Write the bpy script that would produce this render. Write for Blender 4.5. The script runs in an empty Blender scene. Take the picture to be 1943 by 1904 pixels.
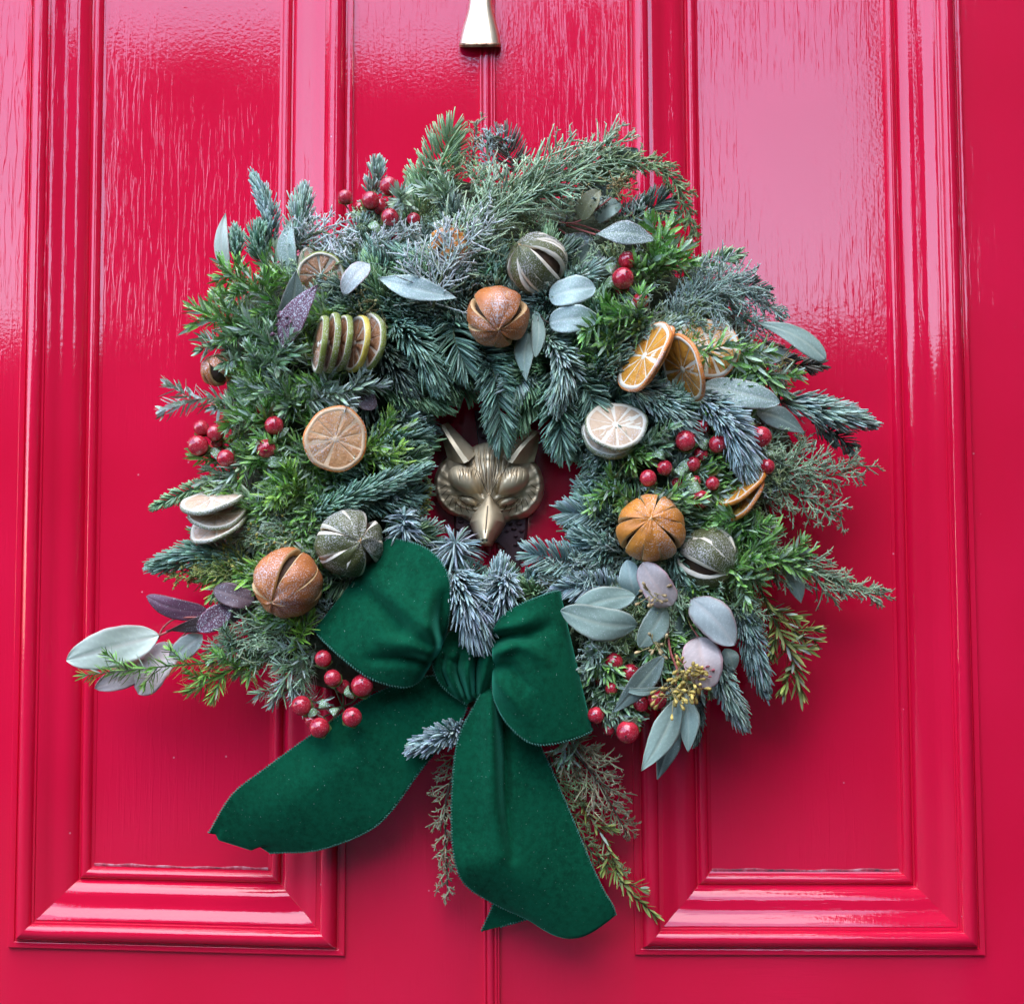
import bpy, math, random
import numpy as np
from mathutils import Vector, Matrix

R = math.radians
scene = bpy.context.scene
col = scene.collection
rng = np.random.default_rng(7)
random.seed(7)

# ------------------------------------------------------------------ camera
FPX, CX, CY = 2500.0, 971.5, 952.0        # focal length and centre in pixels of a 1943 px wide picture
DIST, PITCH = 1.29, R(4.5)
TARGET_Z = 1.50
cam_loc = Vector((0, -DIST * math.cos(PITCH), TARGET_Z - DIST * math.sin(PITCH)))
cd = bpy.data.cameras.new('camera')
cam = bpy.data.objects.new('camera', cd)
col.objects.link(cam)
cam.location = cam_loc
cam.rotation_euler = (R(90) + PITCH, 0, 0)
cd.sensor_width = 36
cd.lens = 36 * FPX / 1943.0
cd.clip_start = 0.05
cd.clip_end = 500
scene.camera = cam

# ------------------------------------------------------------------ sky, sun, exposure
SUN_EL, SUN_AZ = R(62), R(-6)            # azimuth from straight behind the camera, negative = to the left
w = bpy.data.worlds.new('World')
scene.world = w
w.use_nodes = True
nt = w.node_tree
bg = nt.nodes['Background']
sky = nt.nodes.new('ShaderNodeTexSky')
sky.sky_type = 'NISHITA'
sky.sun_disc = False
sky.sun_elevation = SUN_EL
sky.sun_rotation = R(180) - SUN_AZ
sky.air_density = 1.0
sky.dust_density = 0.5
sky.ozone_density = 1.0
nt.links.new(sky.outputs[0], bg.inputs[0])
bg.inputs[1].default_value = 0.15
sd = bpy.data.lights.new('sun', 'SUN')
sd.energy = 0.62
sd.angle = R(66)
sd.color = (1.0, 0.96, 0.9)
sun = bpy.data.objects.new('sun', sd)
col.objects.link(sun)
sun_dir = Vector((math.sin(SUN_AZ) * math.cos(SUN_EL), -math.cos(SUN_AZ) * math.cos(SUN_EL), math.sin(SUN_EL)))
sun.rotation_euler = (-sun_dir).to_track_quat('-Z', 'Y').to_euler()
sun.location = (0, -4, 6)
vs = scene.view_settings
vs.view_transform = 'Standard'
vs.look = 'None'
vs.exposure = 2.45
vs.gamma = 1.0
vs.use_curve_mapping = False
scene.render.engine = 'CYCLES'
scene.cycles.use_denoising = True
scene.cycles.use_adaptive_sampling = True
scene.cycles.adaptive_threshold = 0.02
scene.cycles.max_bounces = 6
scene.cycles.diffuse_bounces = 3
scene.cycles.glossy_bounces = 3
scene.cycles.caustics_reflective = False
scene.cycles.caustics_refractive = False

# ------------------------------------------------------------------ helpers
_fw = Vector((0, math.cos(PITCH), math.sin(PITCH)))
_up = Vector((0, -math.sin(PITCH), math.cos(PITCH)))
PX = DIST / FPX                            # metres per pixel at the door


def P(x, y, d=0.0):
    """the point seen at pixel (x, y) that stands d millimetres in front of the door face"""
    r = Vector((1, 0, 0)) * ((x - CX) / FPX) + _up * ((CY - y) / FPX) + _fw
    k = (-d * 0.001 - cam_loc.y) / r.y
    return cam_loc + r * k


def link(o, parent=None):
    col.objects.link(o)
    if parent is not None:
        o.parent = parent
        o.matrix_parent_inverse = parent_world(parent).inverted()
    return o


def parent_world(o):
    m = Matrix.LocRotScale(o.location, o.rotation_euler, o.scale)
    if o.parent is not None:
        m = parent_world(o.parent) @ o.matrix_parent_inverse @ m
    return m


def thing(name, label, cat, loc, group=None):
    o = bpy.data.objects.new(name, None)
    o.empty_display_size = 0.02
    o.location = loc
    col.objects.link(o)
    tag(o, label, cat, group)
    return o


def tag(o, label=None, cat=None, group=None, kind=None):
    if label: o['label'] = label
    if cat: o['category'] = cat
    if group: o['group'] = group
    if kind: o['kind'] = kind
    return o


def mesh_obj(name, V, F, mat, parent=None, smooth=True, cols=None, kind=None, label=None):
    """V (n,3), F either an (m,4) integer array of quads or a list of polygons; world coordinates"""
    me = bpy.data.meshes.new(name)
    V = np.asarray(V, dtype=np.float32)
    if isinstance(F, np.ndarray):
        me.vertices.add(len(V))
        me.vertices.foreach_set('co', V.ravel())
        me.loops.add(F.size)
        me.loops.foreach_set('vertex_index', F.astype(np.int32).ravel())
        me.polygons.add(len(F))
        me.polygons.foreach_set('loop_start', np.arange(0, F.size, F.shape[1], dtype=np.int32))
        me.update(calc_edges=True)
    else:
        me.from_pydata(V.tolist(), [], F)
        me.update()
    if smooth:
        me.polygons.foreach_set('use_smooth', np.ones(len(me.polygons), dtype=bool))
    if cols is not None:
        a = me.color_attributes.new('tint', 'FLOAT_COLOR', 'POINT')
        c4 = np.ones((len(V), 4), dtype=np.float32)
        c4[:, :3] = cols
        a.data.foreach_set('color', c4.ravel())
    me.materials.append(mat)
    o = bpy.data.objects.new(name, me)
    link(o, parent)
    if kind: o['kind'] = kind
    if label: o['label'] = label
    return o


def grid_faces(nu, nv, wrap_u=False, off=0):
    """faces of a grid stored row by row: index = i*nv + j, i < nu, j < nv"""
    i = np.arange(nu if wrap_u else nu - 1)
    j = np.arange(nv - 1)
    I, J = np.meshgrid(i, j, indexing='ij')
    I2 = (I + 1) % nu
    return (np.stack([I * nv + J, I * nv + J + 1, I2 * nv + J + 1, I2 * nv + J], -1).reshape(-1, 4) + off)


def smooth_path(pts, n):
    """Catmull-Rom through the points, n samples evenly spaced by length"""
    p = np.asarray(pts, float)
    if len(p) == 2:
        t = np.linspace(0, 1, n)[:, None]
        return p[0] * (1 - t) + p[1] * t
    q = np.vstack([2 * p[0] - p[1], p, 2 * p[-1] - p[-2]])
    out = []
    for k in range(len(p) - 1):
        a, b, c, d = q[k:k + 4]
        t = np.linspace(0, 1, 24, endpoint=False)[:, None]
        out.append(0.5 * (2 * b + (c - a) * t + (2 * a - 5 * b + 4 * c - d) * t ** 2 + (3 * b - a - 3 * c + d) * t ** 3))
    out.append(p[-1:])
    s = np.vstack(out)
    L = np.r_[0, np.cumsum(np.linalg.norm(np.diff(s, axis=0), axis=1))]
    u = np.linspace(0, L[-1], n)
    return np.stack([np.interp(u, L, s[:, k]) for k in range(s.shape[1])], 1)


def norm(a):
    a = np.asarray(a, float)
    return a / np.maximum(np.linalg.norm(a, axis=-1, keepdims=True), 1e-12)


def tube(path, rad, n=6, close=True):
    """tube along a path (k,3) with radii (k); returns V, list of faces"""
    path = np.asarray(path, float)
    k = len(path)
    rad = np.broadcast_to(np.asarray(rad, float), (k,))
    T = norm(np.gradient(path, axis=0))
    ref = np.array([0.31, -0.8, 0.5])
    S = norm(np.cross(T, ref))
    N = np.cross(T, S)
    a = np.linspace(0, 2 * math.pi, n, endpoint=False)
    V = path[:, None, :] + rad[:, None, None] * (np.cos(a)[None, :, None] * S[:, None] + np.sin(a)[None, :, None] * N[:, None])
    V = V.reshape(-1, 3)
    F = []
    for i in range(k - 1):
        for j in range(n):
            F.append((i * n + j, i * n + (j + 1) % n, (i + 1) * n + (j + 1) % n, (i + 1) * n + j))
    if close:
        F.append(tuple(range(n - 1, -1, -1)))
        F.append(tuple((k - 1) * n + j for j in range(n)))
    return V, F


# ------------------------------------------------------------------ materials
def new_mat(name):
    m = bpy.data.materials.new(name)
    m.use_nodes = True
    t = m.node_tree
    b = t.nodes['Principled BSDF']
    return m, t, b


def N(t, kind, **kw):
    n = t.nodes.new('ShaderNode' + kind)
    for k, v in kw.items():
        if hasattr(n, k):
            setattr(n, k, v)
        else:
            n.inputs[k.replace('_', ' ')].default_value = v
    return n


def ramp(t, src, stops):
    r = t.nodes.new('ShaderNodeValToRGB')
    e = r.color_ramp.elements
    while len(e) < len(stops):
        e.new(0.5)
    for k, (p, c) in enumerate(stops):
        e[k].position = p
        e[k].color = (c, c, c, 1) if isinstance(c, (int, float)) else (*c, 1)
    t.links.new(src, r.inputs[0])
    return r.outputs[0]


def mixc(t, fac, a, b, mode='MIX'):
    n = t.nodes.new('ShaderNodeMix')
    n.data_type = 'RGBA'
    n.blend_type = mode
    for s, v in ((n.inputs[0], fac), (n.inputs[6], a), (n.inputs[7], b)):
        if isinstance(v, (int, float)):
            s.default_value = v
        elif isinstance(v, tuple):
            s.default_value = (*v, 1)
        else:
            t.links.new(v, s)
    return n.outputs[2]


def noise(t, scale, detail=2, rough=0.5, stretch=None, coords='Object', dist=0.0):
    tc = t.nodes.new('ShaderNodeTexCoord')
    v = tc.outputs[coords]
    if stretch:
        mp = t.nodes.new('ShaderNodeMapping')
        mp.inputs['Scale'].default_value = stretch
        t.links.new(v, mp.inputs[0])
        v = mp.outputs[0]
    n = t.nodes.new('ShaderNodeTexNoise')
    n.inputs['Scale'].default_value = scale
    n.inputs['Detail'].default_value = detail
    n.inputs['Roughness'].default_value = rough
    n.inputs['Distortion'].default_value = dist
    t.links.new(v, n.inputs['Vector'])
    return n.outputs['Fac']


def bump(t, b, src, strength=0.3, dist=0.001, prev=None):
    n = t.nodes.new('ShaderNodeBump')
    n.inputs['Strength'].default_value = strength
    n.inputs['Distance'].default_value = dist
    t.links.new(src, n.inputs['Height'])
    if prev is not None:
        t.links.new(prev, n.inputs['Normal'])
    t.links.new(n.outputs[0], b.inputs['Normal'])
    return n.outputs[0]


def paint_mat(name, grain=1.0, vertical=True):
    m, t, b = new_mat(name)
    base = noise(t, 5.0, 1, 0.6)
    c = ramp(t, base, [(0.3, (0.63, 0.0038, 0.034)), (0.7, (0.70, 0.0058, 0.046))])
    v = t.nodes.new('ShaderNodeTexVoronoi')          # tiny chips and dust specks
    v.inputs['Scale'].default_value = 26
    v.feature = 'F1'
    tc = t.nodes.new('ShaderNodeTexCoord')
    t.links.new(tc.outputs['Object'], v.inputs['Vector'])
    speck = ramp(t, v.outputs['Distance'], [(0.0, 0.55), (0.020, 0.5), (0.027, 0.0)])
    c = mixc(t, speck, c, (0.75, 0.35, 0.42))
    t.links.new(c, b.inputs['Base Color'])
    b.inputs['IOR'].default_value = 1.68
    b.inputs['Roughness'].default_value = 0.07
    st = (1, 1, 0.07) if vertical else (0.07, 1, 1)
    g = noise(t, 250, 2, 0.65, stretch=st, dist=0.6)
    g2 = ramp(t, g, [(0.50, 0.0), (0.64, 1.0)])
    mask = ramp(t, noise(t, 5, 1), [(0.38, 0.10), (0.64, 1.0)])
    mm = t.nodes.new('ShaderNodeMath'); mm.operation = 'MULTIPLY'
    t.links.new(g2, mm.inputs[0]); t.links.new(mask, mm.inputs[1])
    h1 = t.nodes.new('ShaderNodeMath'); h1.operation = 'MULTIPLY_ADD'
    t.links.new(mm.outputs[0], h1.inputs[0]); h1.inputs[1].default_value = 0.13 * grain
    fine = t.nodes.new('ShaderNodeMath'); fine.operation = 'MULTIPLY_ADD'
    t.links.new(noise(t, 300, 1), fine.inputs[0]); fine.inputs[1].default_value = 0.05
    big = t.nodes.new('ShaderNodeMath'); big.operation = 'MULTIPLY'
    t.links.new(noise(t, 9, 0), big.inputs[0]); big.inputs[1].default_value = 0.5
    t.links.new(big.outputs[0], h1.inputs[2])
    t.links.new(h1.outputs[0], fine.inputs[2])
    bump(t, b, fine.outputs[0], 1.0, 0.0010)
    return m


MAT = {}
MAT['paint'] = paint_mat('red_gloss_paint', 0.72)
MAT['paint_stile'] = paint_mat('red_gloss_paint_stile', 0.6)
MAT['paint_smooth'] = paint_mat('red_gloss_paint_smooth', 0.15)
MAT['paint_mould'] = paint_mat('red_gloss_paint_moulding', 0.45)
MAT['paint_flat'] = paint_mat('red_gloss_paint_horizontal', 0.45, False)
MAT['paint_flat'].node_tree.nodes['Principled BSDF'].inputs['IOR'].default_value = 1.6


def simple(name, c, rough=0.5, metal=0.0, spec=None, bumpy=None, vary=0.0):
    m, t, b = new_mat(name)
    if vary:
        lo = tuple(x * (1 - vary) for x in c); hi = tuple(min(1, x * (1 + vary)) for x in c)
        t.links.new(ramp(t, noise(t, 14, 4, 0.6), [(0.3, lo), (0.7, hi)]), b.inputs['Base Color'])
    else:
        b.inputs['Base Color'].default_value = (*c, 1)
    b.inputs['Roughness'].default_value = rough
    b.inputs['Metallic'].default_value = metal
    if spec is not None:
        b.inputs['Specular IOR Level'].default_value = spec
    if bumpy:
        bump(t, b, noise(t, bumpy[0], 3, 0.6), bumpy[1], bumpy[2])
    return m


# ------------------------------------------------------------------ what the paint reflects: pavement and the houses opposite
MAT['pavement'] = simple('grey_pavement', (0.022, 0.022, 0.024), 0.8, vary=0.2)
MAT['brick'] = simple('dark_brick', (0.028, 0.018, 0.015), 0.8, vary=0.25)
gv = [(-40, -40, 0), (40, -40, 0), (40, 0.3, 0), (-40, 0.3, 0)]
g = mesh_obj('pavement', gv, [(0, 1, 2, 3)], MAT['pavement'], smooth=False)
tag(g, kind='structure')


def block(name, x0, x1, y0, y1, h, label):
    V = [(x0, y0, 0), (x1, y0, 0), (x1, y1, 0), (x0, y1, 0), (x0, y0, h), (x1, y0, h), (x1, y1, h), (x0, y1, h)]
    xm = (x0 + x1) / 2
    o = mesh_obj(name, V, [(0, 1, 5, 4), (1, 2, 6, 5), (2, 3, 7, 6), (3, 0, 4, 7), (4, 5, 6, 7)], MAT['brick'], smooth=False)
    tag(o, kind='structure')
    return o


def house(az0, az1, el, y=-11.0):
    """a plain terrace front opposite, spanning the azimuths az0..az1 (degrees from the door) up to elevation el"""
    dy = -y
    block('opposite_terrace', math.tan(R(az0)) * dy, math.tan(R(az1)) * dy, y - 0.5, y, 1.4 + dy * math.tan(R(el)), None)


house(-60, -20.2, 13.5)
house(-20.1, -9.2, 26.5)
house(-9.1, 0.2, 25.5)
house(0.3, 6.6, 28.5)
house(6.7, 19.0, 13.0)
house(19.1, 60, 58)
block('side_shade_block', 0.70, 0.95, -0.8, 0.0, 4.0, None)  # unseen block, added to shade the right side of the door

# ------------------------------------------------------------------ the door
door = thing('front_door', 'glossy red painted panelled front door with raised mouldings behind the wreath', 'door', P(926, 1900, 0))
TOP = -420                                 # the door runs on above the frame

# moulding section: distance from the outer edge (mm), height above the stile face (mm)
PROF = [(0, -1.5), (0, 3.6), (0.7, 4.4), (5.2, 4.6), (5.8, 4.2), (6.0, 2.6), (7.6, 2.6), (8.0, 5.0), (8.8, 8.4), (10.6, 11.4), (13.4, 13.3),
        (16.6, 13.9), (19.6, 13.2), (21.8, 11.6), (23.2, 9.4), (23.4, 8.2), (25.4, 8.1), (25.6, 6.6), (27.4, 6.5), (27.6, 7.0), (31.0, 6.0), (35.0, 3.6),
        (39.0, 1.6), (43.5, 0.6), (48.0, 0.4), (52.0, -0.3), (56.0, -2.2), (59.0, -4.6), (61.5, -7.2), (62.0, -9.4), (63.6, -9.6),
        (64.2, -7.6), (66.0, -5.6), (68.6, -5.1), (71.2, -6.2), (73.0, -8.4), (73.6, -10.4), (76.5, -11.2), (77.0, -12.0)]
PANEL_H = -11.4


m, t, b = new_mat('cracked_old_paint')
t.links.new(ramp(t, noise(t, 60, 3, 0.7), [(0.34, (0.10, 0.02, 0.03)), (0.5, (0.42, 0.03, 0.06)), (0.72, (0.55, 0.30, 0.33))]), b.inputs['Base Color'])
b.inputs['Roughness'].default_value = 0.5
MAT['crack'] = m


def unit2(v):
    l = math.hypot(*v)
    return (v[0] / l, v[1] / l)


def door_panel(corners_px, tilt):
    """corners of the outer moulding edge in pixels: top-left, top-right, bottom-right, bottom-left"""
    c = [P(x, y, 0) for x, y in corners_px]
    c = [(p.x, p.z) for p in c]
    n = len(PROF)
    rings = []
    for k in range(4):
        a, b_, d = c[k - 1], c[k], c[(k + 1) % 4]
        e1 = unit2((b_[0] - a[0], b_[1] - a[1])); e2 = unit2((d[0] - b_[0], d[1] - b_[1]))
        n1 = (e1[1], -e1[0]); n2 = (e2[1], -e2[0])          # inward normals for a clockwise outline
        bis = unit2((n1[0] + n2[0], n1[1] + n2[1]))
        s = 1.0 / (bis[0] * n1[0] + bis[1] * n1[1])
        rings.append([(b_[0] + bis[0] * s * q * 0.001, -h * 0.001, b_[1] + bis[1] * s * q * 0.001) for q, h in PROF])
    for k, nm in enumerate(('top', 'right', 'bottom', 'left')):
        A, B = rings[k], rings[(k + 1) % 4]
        steps = 14
        V = []
        for q in range(n):
            for s in range(steps):
                u = s / (steps - 1)
                p = [A[q][i] * (1 - u) + B[q][i] * u for i in range(3)]
                p[1] += 0.0002 * math.sin(7.0 * u + 1.3 * k + q * 0.05)
                V.append(p)
        o = mesh_obj('moulding', V, grid_faces(n, steps), MAT['paint_flat' if k in (0, 2) else 'paint_mould'], door, smooth=True)
        o.modifiers.new('edges', 'EDGE_SPLIT').split_angle = R(38)
    # the panel itself, gently bowed as painted boards are
    q = [rings[k][-3] for k in range(4)]
    nu = 24
    V0 = []
    for i in range(nu):
        for j in range(nu):
            u, v = i / (nu - 1), j / (nu - 1)
            x = (q[0][0] * (1 - u) + q[1][0] * u) * (1 - v) + (q[3][0] * (1 - u) + q[2][0] * u) * v
            z = (q[0][2] * (1 - u) + q[1][2] * u) * (1 - v) + (q[3][2] * (1 - u) + q[2][2] * u) * v
            y = -PANEL_H * 0.001 + tilt * 0.0012 * math.sin(math.pi * u) - 0.0006 * math.sin(2 * math.pi * v)
            V0.append((x, y, z))
    # old paint cracking along the lower joint
    A, B = rings[3][-2], rings[2][-2]
    V, k = [], 90
    for i in range(k):
        u = i / (k - 1)
        hgt = 0.0011 + 0.0005 * math.sin(9 * u) + 0.0004 * math.sin(31 * u + 1) + 0.0002 * rng.random()
        for e_, dy in ((-0.0012, 0.0), (hgt * 0.5, -0.0008), (hgt, 0.0)):
            V.append((A[0] * (1 - u) + B[0] * u, -(PANEL_H + 0.9) * 0.001 + dy, A[2] * (1 - u) + B[2] * u + e_))
    mesh_obj('paint_crack', V, grid_faces(k, 3), MAT['crack'], door)
    mesh_obj('panel', V0, grid_faces(nu, nu)[:, ::-1].copy(), MAT['paint'], door)


def ext(x0, y0, x1, y1, y):
    return x0 + (x1 - x0) * (y - y0) / (y1 - y0)


LO = lambda y: ext(54, 0, 18, 1795, y)      # outer edges of the two mouldings
LI = lambda y: ext(672, 0, 655, 1811, y)
RI = lambda y: ext(1183, 0, 1204, 1809, y)
RO = lambda y: ext(1819, 0, 1868, 1810, y)
door_panel([(LO(TOP), TOP), (LI(TOP), TOP), (655, 1811), (18, 1795)], 0.3)
door_panel([(RI(TOP), TOP), (RO(TOP), TOP), (1868, 1810), (1204, 1809)], -0.3)


def slab(name, px, mat='paint_stile'):
    p = [P(x, y, 0) for x, y in px]
    V = [tuple(q) for q in p] + [(q.x, q.y + 0.045, q.z) for q in p]
    n = len(p)
    F = [tuple(range(n - 1, -1, -1)), tuple(range(n, 2 * n))] + [(k, (k + 1) % n, n + (k + 1) % n, n + k) for k in range(n)]
    return mesh_obj(name, V, F, MAT[mat], door, smooth=False)


BOT = 2300
slab('stile', [(-400, TOP), (LO(TOP), TOP), (18, 1795), (ext(54, 0, 18, 1795, BOT), BOT), (-400, BOT)])
slab('stile', [(LI(TOP), TOP), (ext(913, 0, 920, 1904, TOP), TOP), (ext(913, 0, 920, 1904, BOT), BOT), (648, BOT), (655, 1811)])
slab('stile', [(ext(940, 0, 946, 1904, TOP), TOP), (RI(TOP), TOP), (1204, 1809), (1209, BOT), (ext(940, 0, 946, 1904, BOT), BOT)])
slab('stile', [(RO(TOP), TOP), (2400, TOP), (2400, BOT), (1881, BOT), (1868, 1810)], 'paint_smooth')
slab('bottom_rail', [(18, 1795), (655, 1811), (648, BOT), (ext(54, 0, 18, 1795, BOT), BOT)], 'paint_flat')
slab('bottom_rail', [(1204, 1809), (1868, 1810), (1881, BOT), (1209, BOT)], 'paint_flat')

# centre bead covering the joint
prof = [(-2.4, -6), (-1.6, -2.5), (0.3, -2.2), (0.6, 3.0), (1.6, 3.6), (3.0, 3.2), (3.4, 2.0), (4.0, 2.0), (4.5, 3.6), (10.2, 3.8), (10.6, 2.2), (11.4, 2.2),
        (11.9, 3.4), (13.2, 3.5), (13.6, 2.0), (14.4, 2.0), (14.8, 2.8), (16.0, 2.6), (16.4, -2.4), (18.0, -2.6), (19.0, -6)]
V = []
for q, h in prof:
    for y in (TOP, BOT):
        p = P(ext(909, 0, 917, 1904, y), y, 0)
        V.append((p.x + q * 0.001, -h * 0.001, p.z))
mesh_obj('centre_bead', V, grid_faces(len(prof), 2), MAT['paint_mould'], door, smooth=False)

# ------------------------------------------------------------------ brass fitting at the top edge
m, t, b = new_mat('polished_brass')
b.inputs['Base Color'].default_value = (0.95, 0.78, 0.55, 1)
b.inputs['Metallic'].default_value = 1.0
b.inputs['Roughness'].default_value = 0.34
bump(t, b, noise(t, 60, 2), 0.05, 0.002)
MAT['brass'] = m
m, t, b = new_mat('mottled_brass_edge')
t.links.new(ramp(t, noise(t, 160, 4, 0.7), [(0.35, (0.10, 0.035, 0.02)), (0.6, (0.55, 0.33, 0.2))]), b.inputs['Base Color'])
b.inputs['Metallic'].default_value = 0.8
b.inputs['Roughness'].default_value = 0.4
MAT['brass_edge'] = m  # lower edge coloured a mottled darker brown
num = thing('brass_fitting', 'polished pale brass fitting with a flared foot, cut off by the top edge', 'door fitting', P(912, 60, 0))
half = [(-170, 23), (-120, 17), (-60, 18.5), (0, 21.5), (20, 24), (40, 29.5), (58, 34.5), (72, 37.5), (82, 38.8)]
hp = smooth_path(half, 26)
V = []
prof_d = [(1.0, 0.2), (1.0, 3.8), (0.96, 5.3), (0.80, 7.4), (0.45, 8.4), (0.0, 8.7)]
cols_ = prof_d + [(-a, d) for a, d in prof_d[-2::-1]]
for y, hw in hp:
    cx = 912 - 1.2 * (y / 90)
    for a, d in cols_:
        p = P(cx + a * hw, y, 0.2 + d * (0.45 + 1.15 * (y + 170) / 250))
        V.append(tuple(p))
nc = len(cols_)
F = [tuple(f) for f in grid_faces(len(hp), nc)[:, ::-1]]
mesh_obj('foot', V, F, MAT['brass'], num)
V = []
foot = [(39.0, 82, 0.2), (39.6, 83.5, 0.2), (39.6, 88, 0.2), (38.6, 89.5, 0.2)]
rows = [(38.8, 81.6, 1.0), (39.6, 83.0, 1.05), (39.6, 87.5, 1.0), (38.4, 89.5, 0.82)]
V = []
for hw, y, kd in rows:
    for a, d in cols_:
        V.append(tuple(P(911 + a * hw, y, 0.2 + d * kd * 1.6)))
F = [tuple(f) for f in grid_faces(len(rows), nc)[:, ::-1]] + [tuple(range((len(rows) - 1) * nc, len(rows) * nc))]
mesh_obj('lower_edge', V, F, MAT['brass_edge'], num)

# ------------------------------------------------------------------ fox-head knocker
m, t, b = new_mat('antique_brass')
t.links.new(ramp(t, noise(t, 40, 3, 0.6), [(0.3, (0.66, 0.51, 0.31)), (0.7, (0.80, 0.65, 0.42))]), b.inputs['Base Color'])
b.inputs['Metallic'].default_value = 0.45
b.inputs['Roughness'].default_value = 0.42
MAT['antique'] = m
m, t, b = new_mat('dark_bronze')
b.inputs['Base Color'].default_value = (0.085, 0.042, 0.045, 1)
b.inputs['Metallic'].default_value = 0.35
b.inputs['Roughness'].default_value = 0.33
bump(t, b, noise(t, 120, 2), 0.15, 0.0015)
MAT['bronze'] = m
MAT['nostril'] = simple('hollow_shade', (0.01, 0.008, 0.006), 0.7)  # near-black colour paints the shade of nostrils and muzzle groove

fox = thing('door_knocker', 'antique brass fox head door knocker in the middle of the wreath', 'door knocker', P(926, 930, 0))
FS = PX * (1 - 42 / 1290.0)
fc = P(926, 920, 42)


def FP(x, y, d):
    """fox-local pixels, a plain parallel layout around the middle of the head"""
    return (fc.x + (x - 926) * FS, -d * 0.001, fc.z - (y - 920) * FS)


def gauss(x, y, cx, cy, rx, ry):
    return np.exp(-(((x - cx) / rx) ** 2 + ((y - cy) / ry) ** 2))


def dome(x, y, cx, cy, rx, ry, h, p=0.5):
    return h * np.maximum(0, 1 - ((x - cx) / rx) ** 2 - ((y - cy) / ry) ** 2) ** p


def smax(a, b_, k=3.0):
    hh = np.clip(0.5 + 0.5 * (a - b_) / k, 0, 1)
    return b_ * (1 - hh) + a * hh + k * hh * (1 - hh)


xs = np.arange(812, 1042, 0.8)
ys = np.arange(826, 1040, 0.8)
Xg, Yg = np.meshgrid(xs, ys, indexing='ij')
cxl = 928 - (Yg - 940) * 0.065
skull = dome(Xg, Yg, 927, 906, 84, 71, 36)
skull = np.maximum(skull, dome(Xg, Yg, 929, 868, 52, 36, 33))
ruff = np.maximum(dome(Xg, Yg, 872, 914, 52, 62, 19, 0.42), dome(Xg, Yg, 981, 918, 53, 64, 19, 0.42))
chin = dome(Xg, Yg, 927, 950, 66, 44, 24)
base_in = np.maximum(np.maximum(skull, ruff), chin) > 0.4
h = smax(smax(skull, ruff, 4), chin, 4)
# ruff strokes: fans running out and down from each eye
for cx0, sgn in ((889, -1), (963, 1)):
    ang = np.arctan2(Yg - 915, (Xg - cx0) * sgn)
    rad = np.hypot(Xg - cx0, Yg - 915)
    zone = np.clip((rad - 33) / 9, 0, 1) * np.clip((ang + 1.0) / 0.3, 0, 1) * np.clip(((Xg - cx0) * sgn + 18) / 14, 0, 1)
    st = np.sin(ang * 17 + 0.16 * rad + 0.7 * np.sin(ang * 5))
    h = h + zone * 0.6 * (np.abs(st) ** 0.55 * np.sign(st))
    rim = np.exp(-(((rad - 62) / 4.0) ** 2)) * np.clip((ang + 0.9) / 0.3, 0, 1) * np.clip(((Xg - cx0) * sgn) / 12, 0, 1)
    h = h + rim * 2.0
# brows and centre of the forehead
for bx, by, th_ in ((886, 909, 24), (968, 911, -24)):
    c_, s_ = math.cos(R(th_)), math.sin(R(th_))
    xi = (Xg - bx) * c_ + (Yg - by) * s_
    et_ = -(Xg - bx) * s_ + (Yg - by) * c_
    q_ = 1 - (xi / 38) ** 2 - (et_ / 25) ** 2
    brow = np.where(q_ > 0, 27 + 19 * np.sqrt(np.maximum(q_, 0)), -50)
    h = np.where(q_ > 0, smax(brow, h, 6.0), h)
h = h + 5 * gauss(Xg, Yg, 929, 880, 20, 34)
for s_, bx in ((-1, 914), (1, 943)):
    ln = bx + s_ * (936 - Yg) * 0.38
    h = h - 4.2 * np.exp(-((Xg - ln) / 4.2) ** 2) * np.clip((Yg - 888) / 14, 0, 1) * np.clip((946 - Yg) / 10, 0, 1)
# forehead hair lines, spreading upwards
fan = (Xg - 929) / (0.36 + 0.0095 * np.clip(946 - Yg, 0, 200))
wave = np.sin(fan * 0.62 + 0.9 * np.sin(Yg * 0.11 + fan * 0.05))
zone = np.clip((40 - np.abs(fan)) / 8, 0, 1) * np.clip((942 - Yg) / 10, 0, 1) * np.clip((Yg - 838) / 10, 0, 1)
h = h - 2.0 * zone * np.clip(wave - 0.45, 0, 1) * 1.8
for cx0, sg in ((888, -1), (968, 1)):
    wv = np.sin((Xg - cx0) * 0.62 + 1.1 * np.sin(Yg * 0.13 + sg))
    zone = np.exp(-(((Xg - cx0 - 4 * sg) / 22) ** 4)) * np.clip((920 - Yg) / 14, 0, 1) * np.clip((Yg - 880) / 6, 0, 1)
    h = h - 1.5 * zone * np.clip(wv - 0.6, 0, 1) * 2.4
# eyes
for ex, ey, sl in ((887, 950, 0.28), (964, 952, -0.28)):
    yy = Yg - (ey + sl * (Xg - ex))
    r2 = ((Xg - ex) / 24) ** 2 + (yy / 11.5) ** 2
    h = h - 3.0 * np.exp(-(r2 ** 1.6))
    h = h + dome(Xg, yy, ex, 0, 17.5, 8.2, 9.0)
    h = h + 3.0 * (yy > -2) * np.exp(-((np.sqrt(r2) - 1.08) / 0.16) ** 2)
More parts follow.
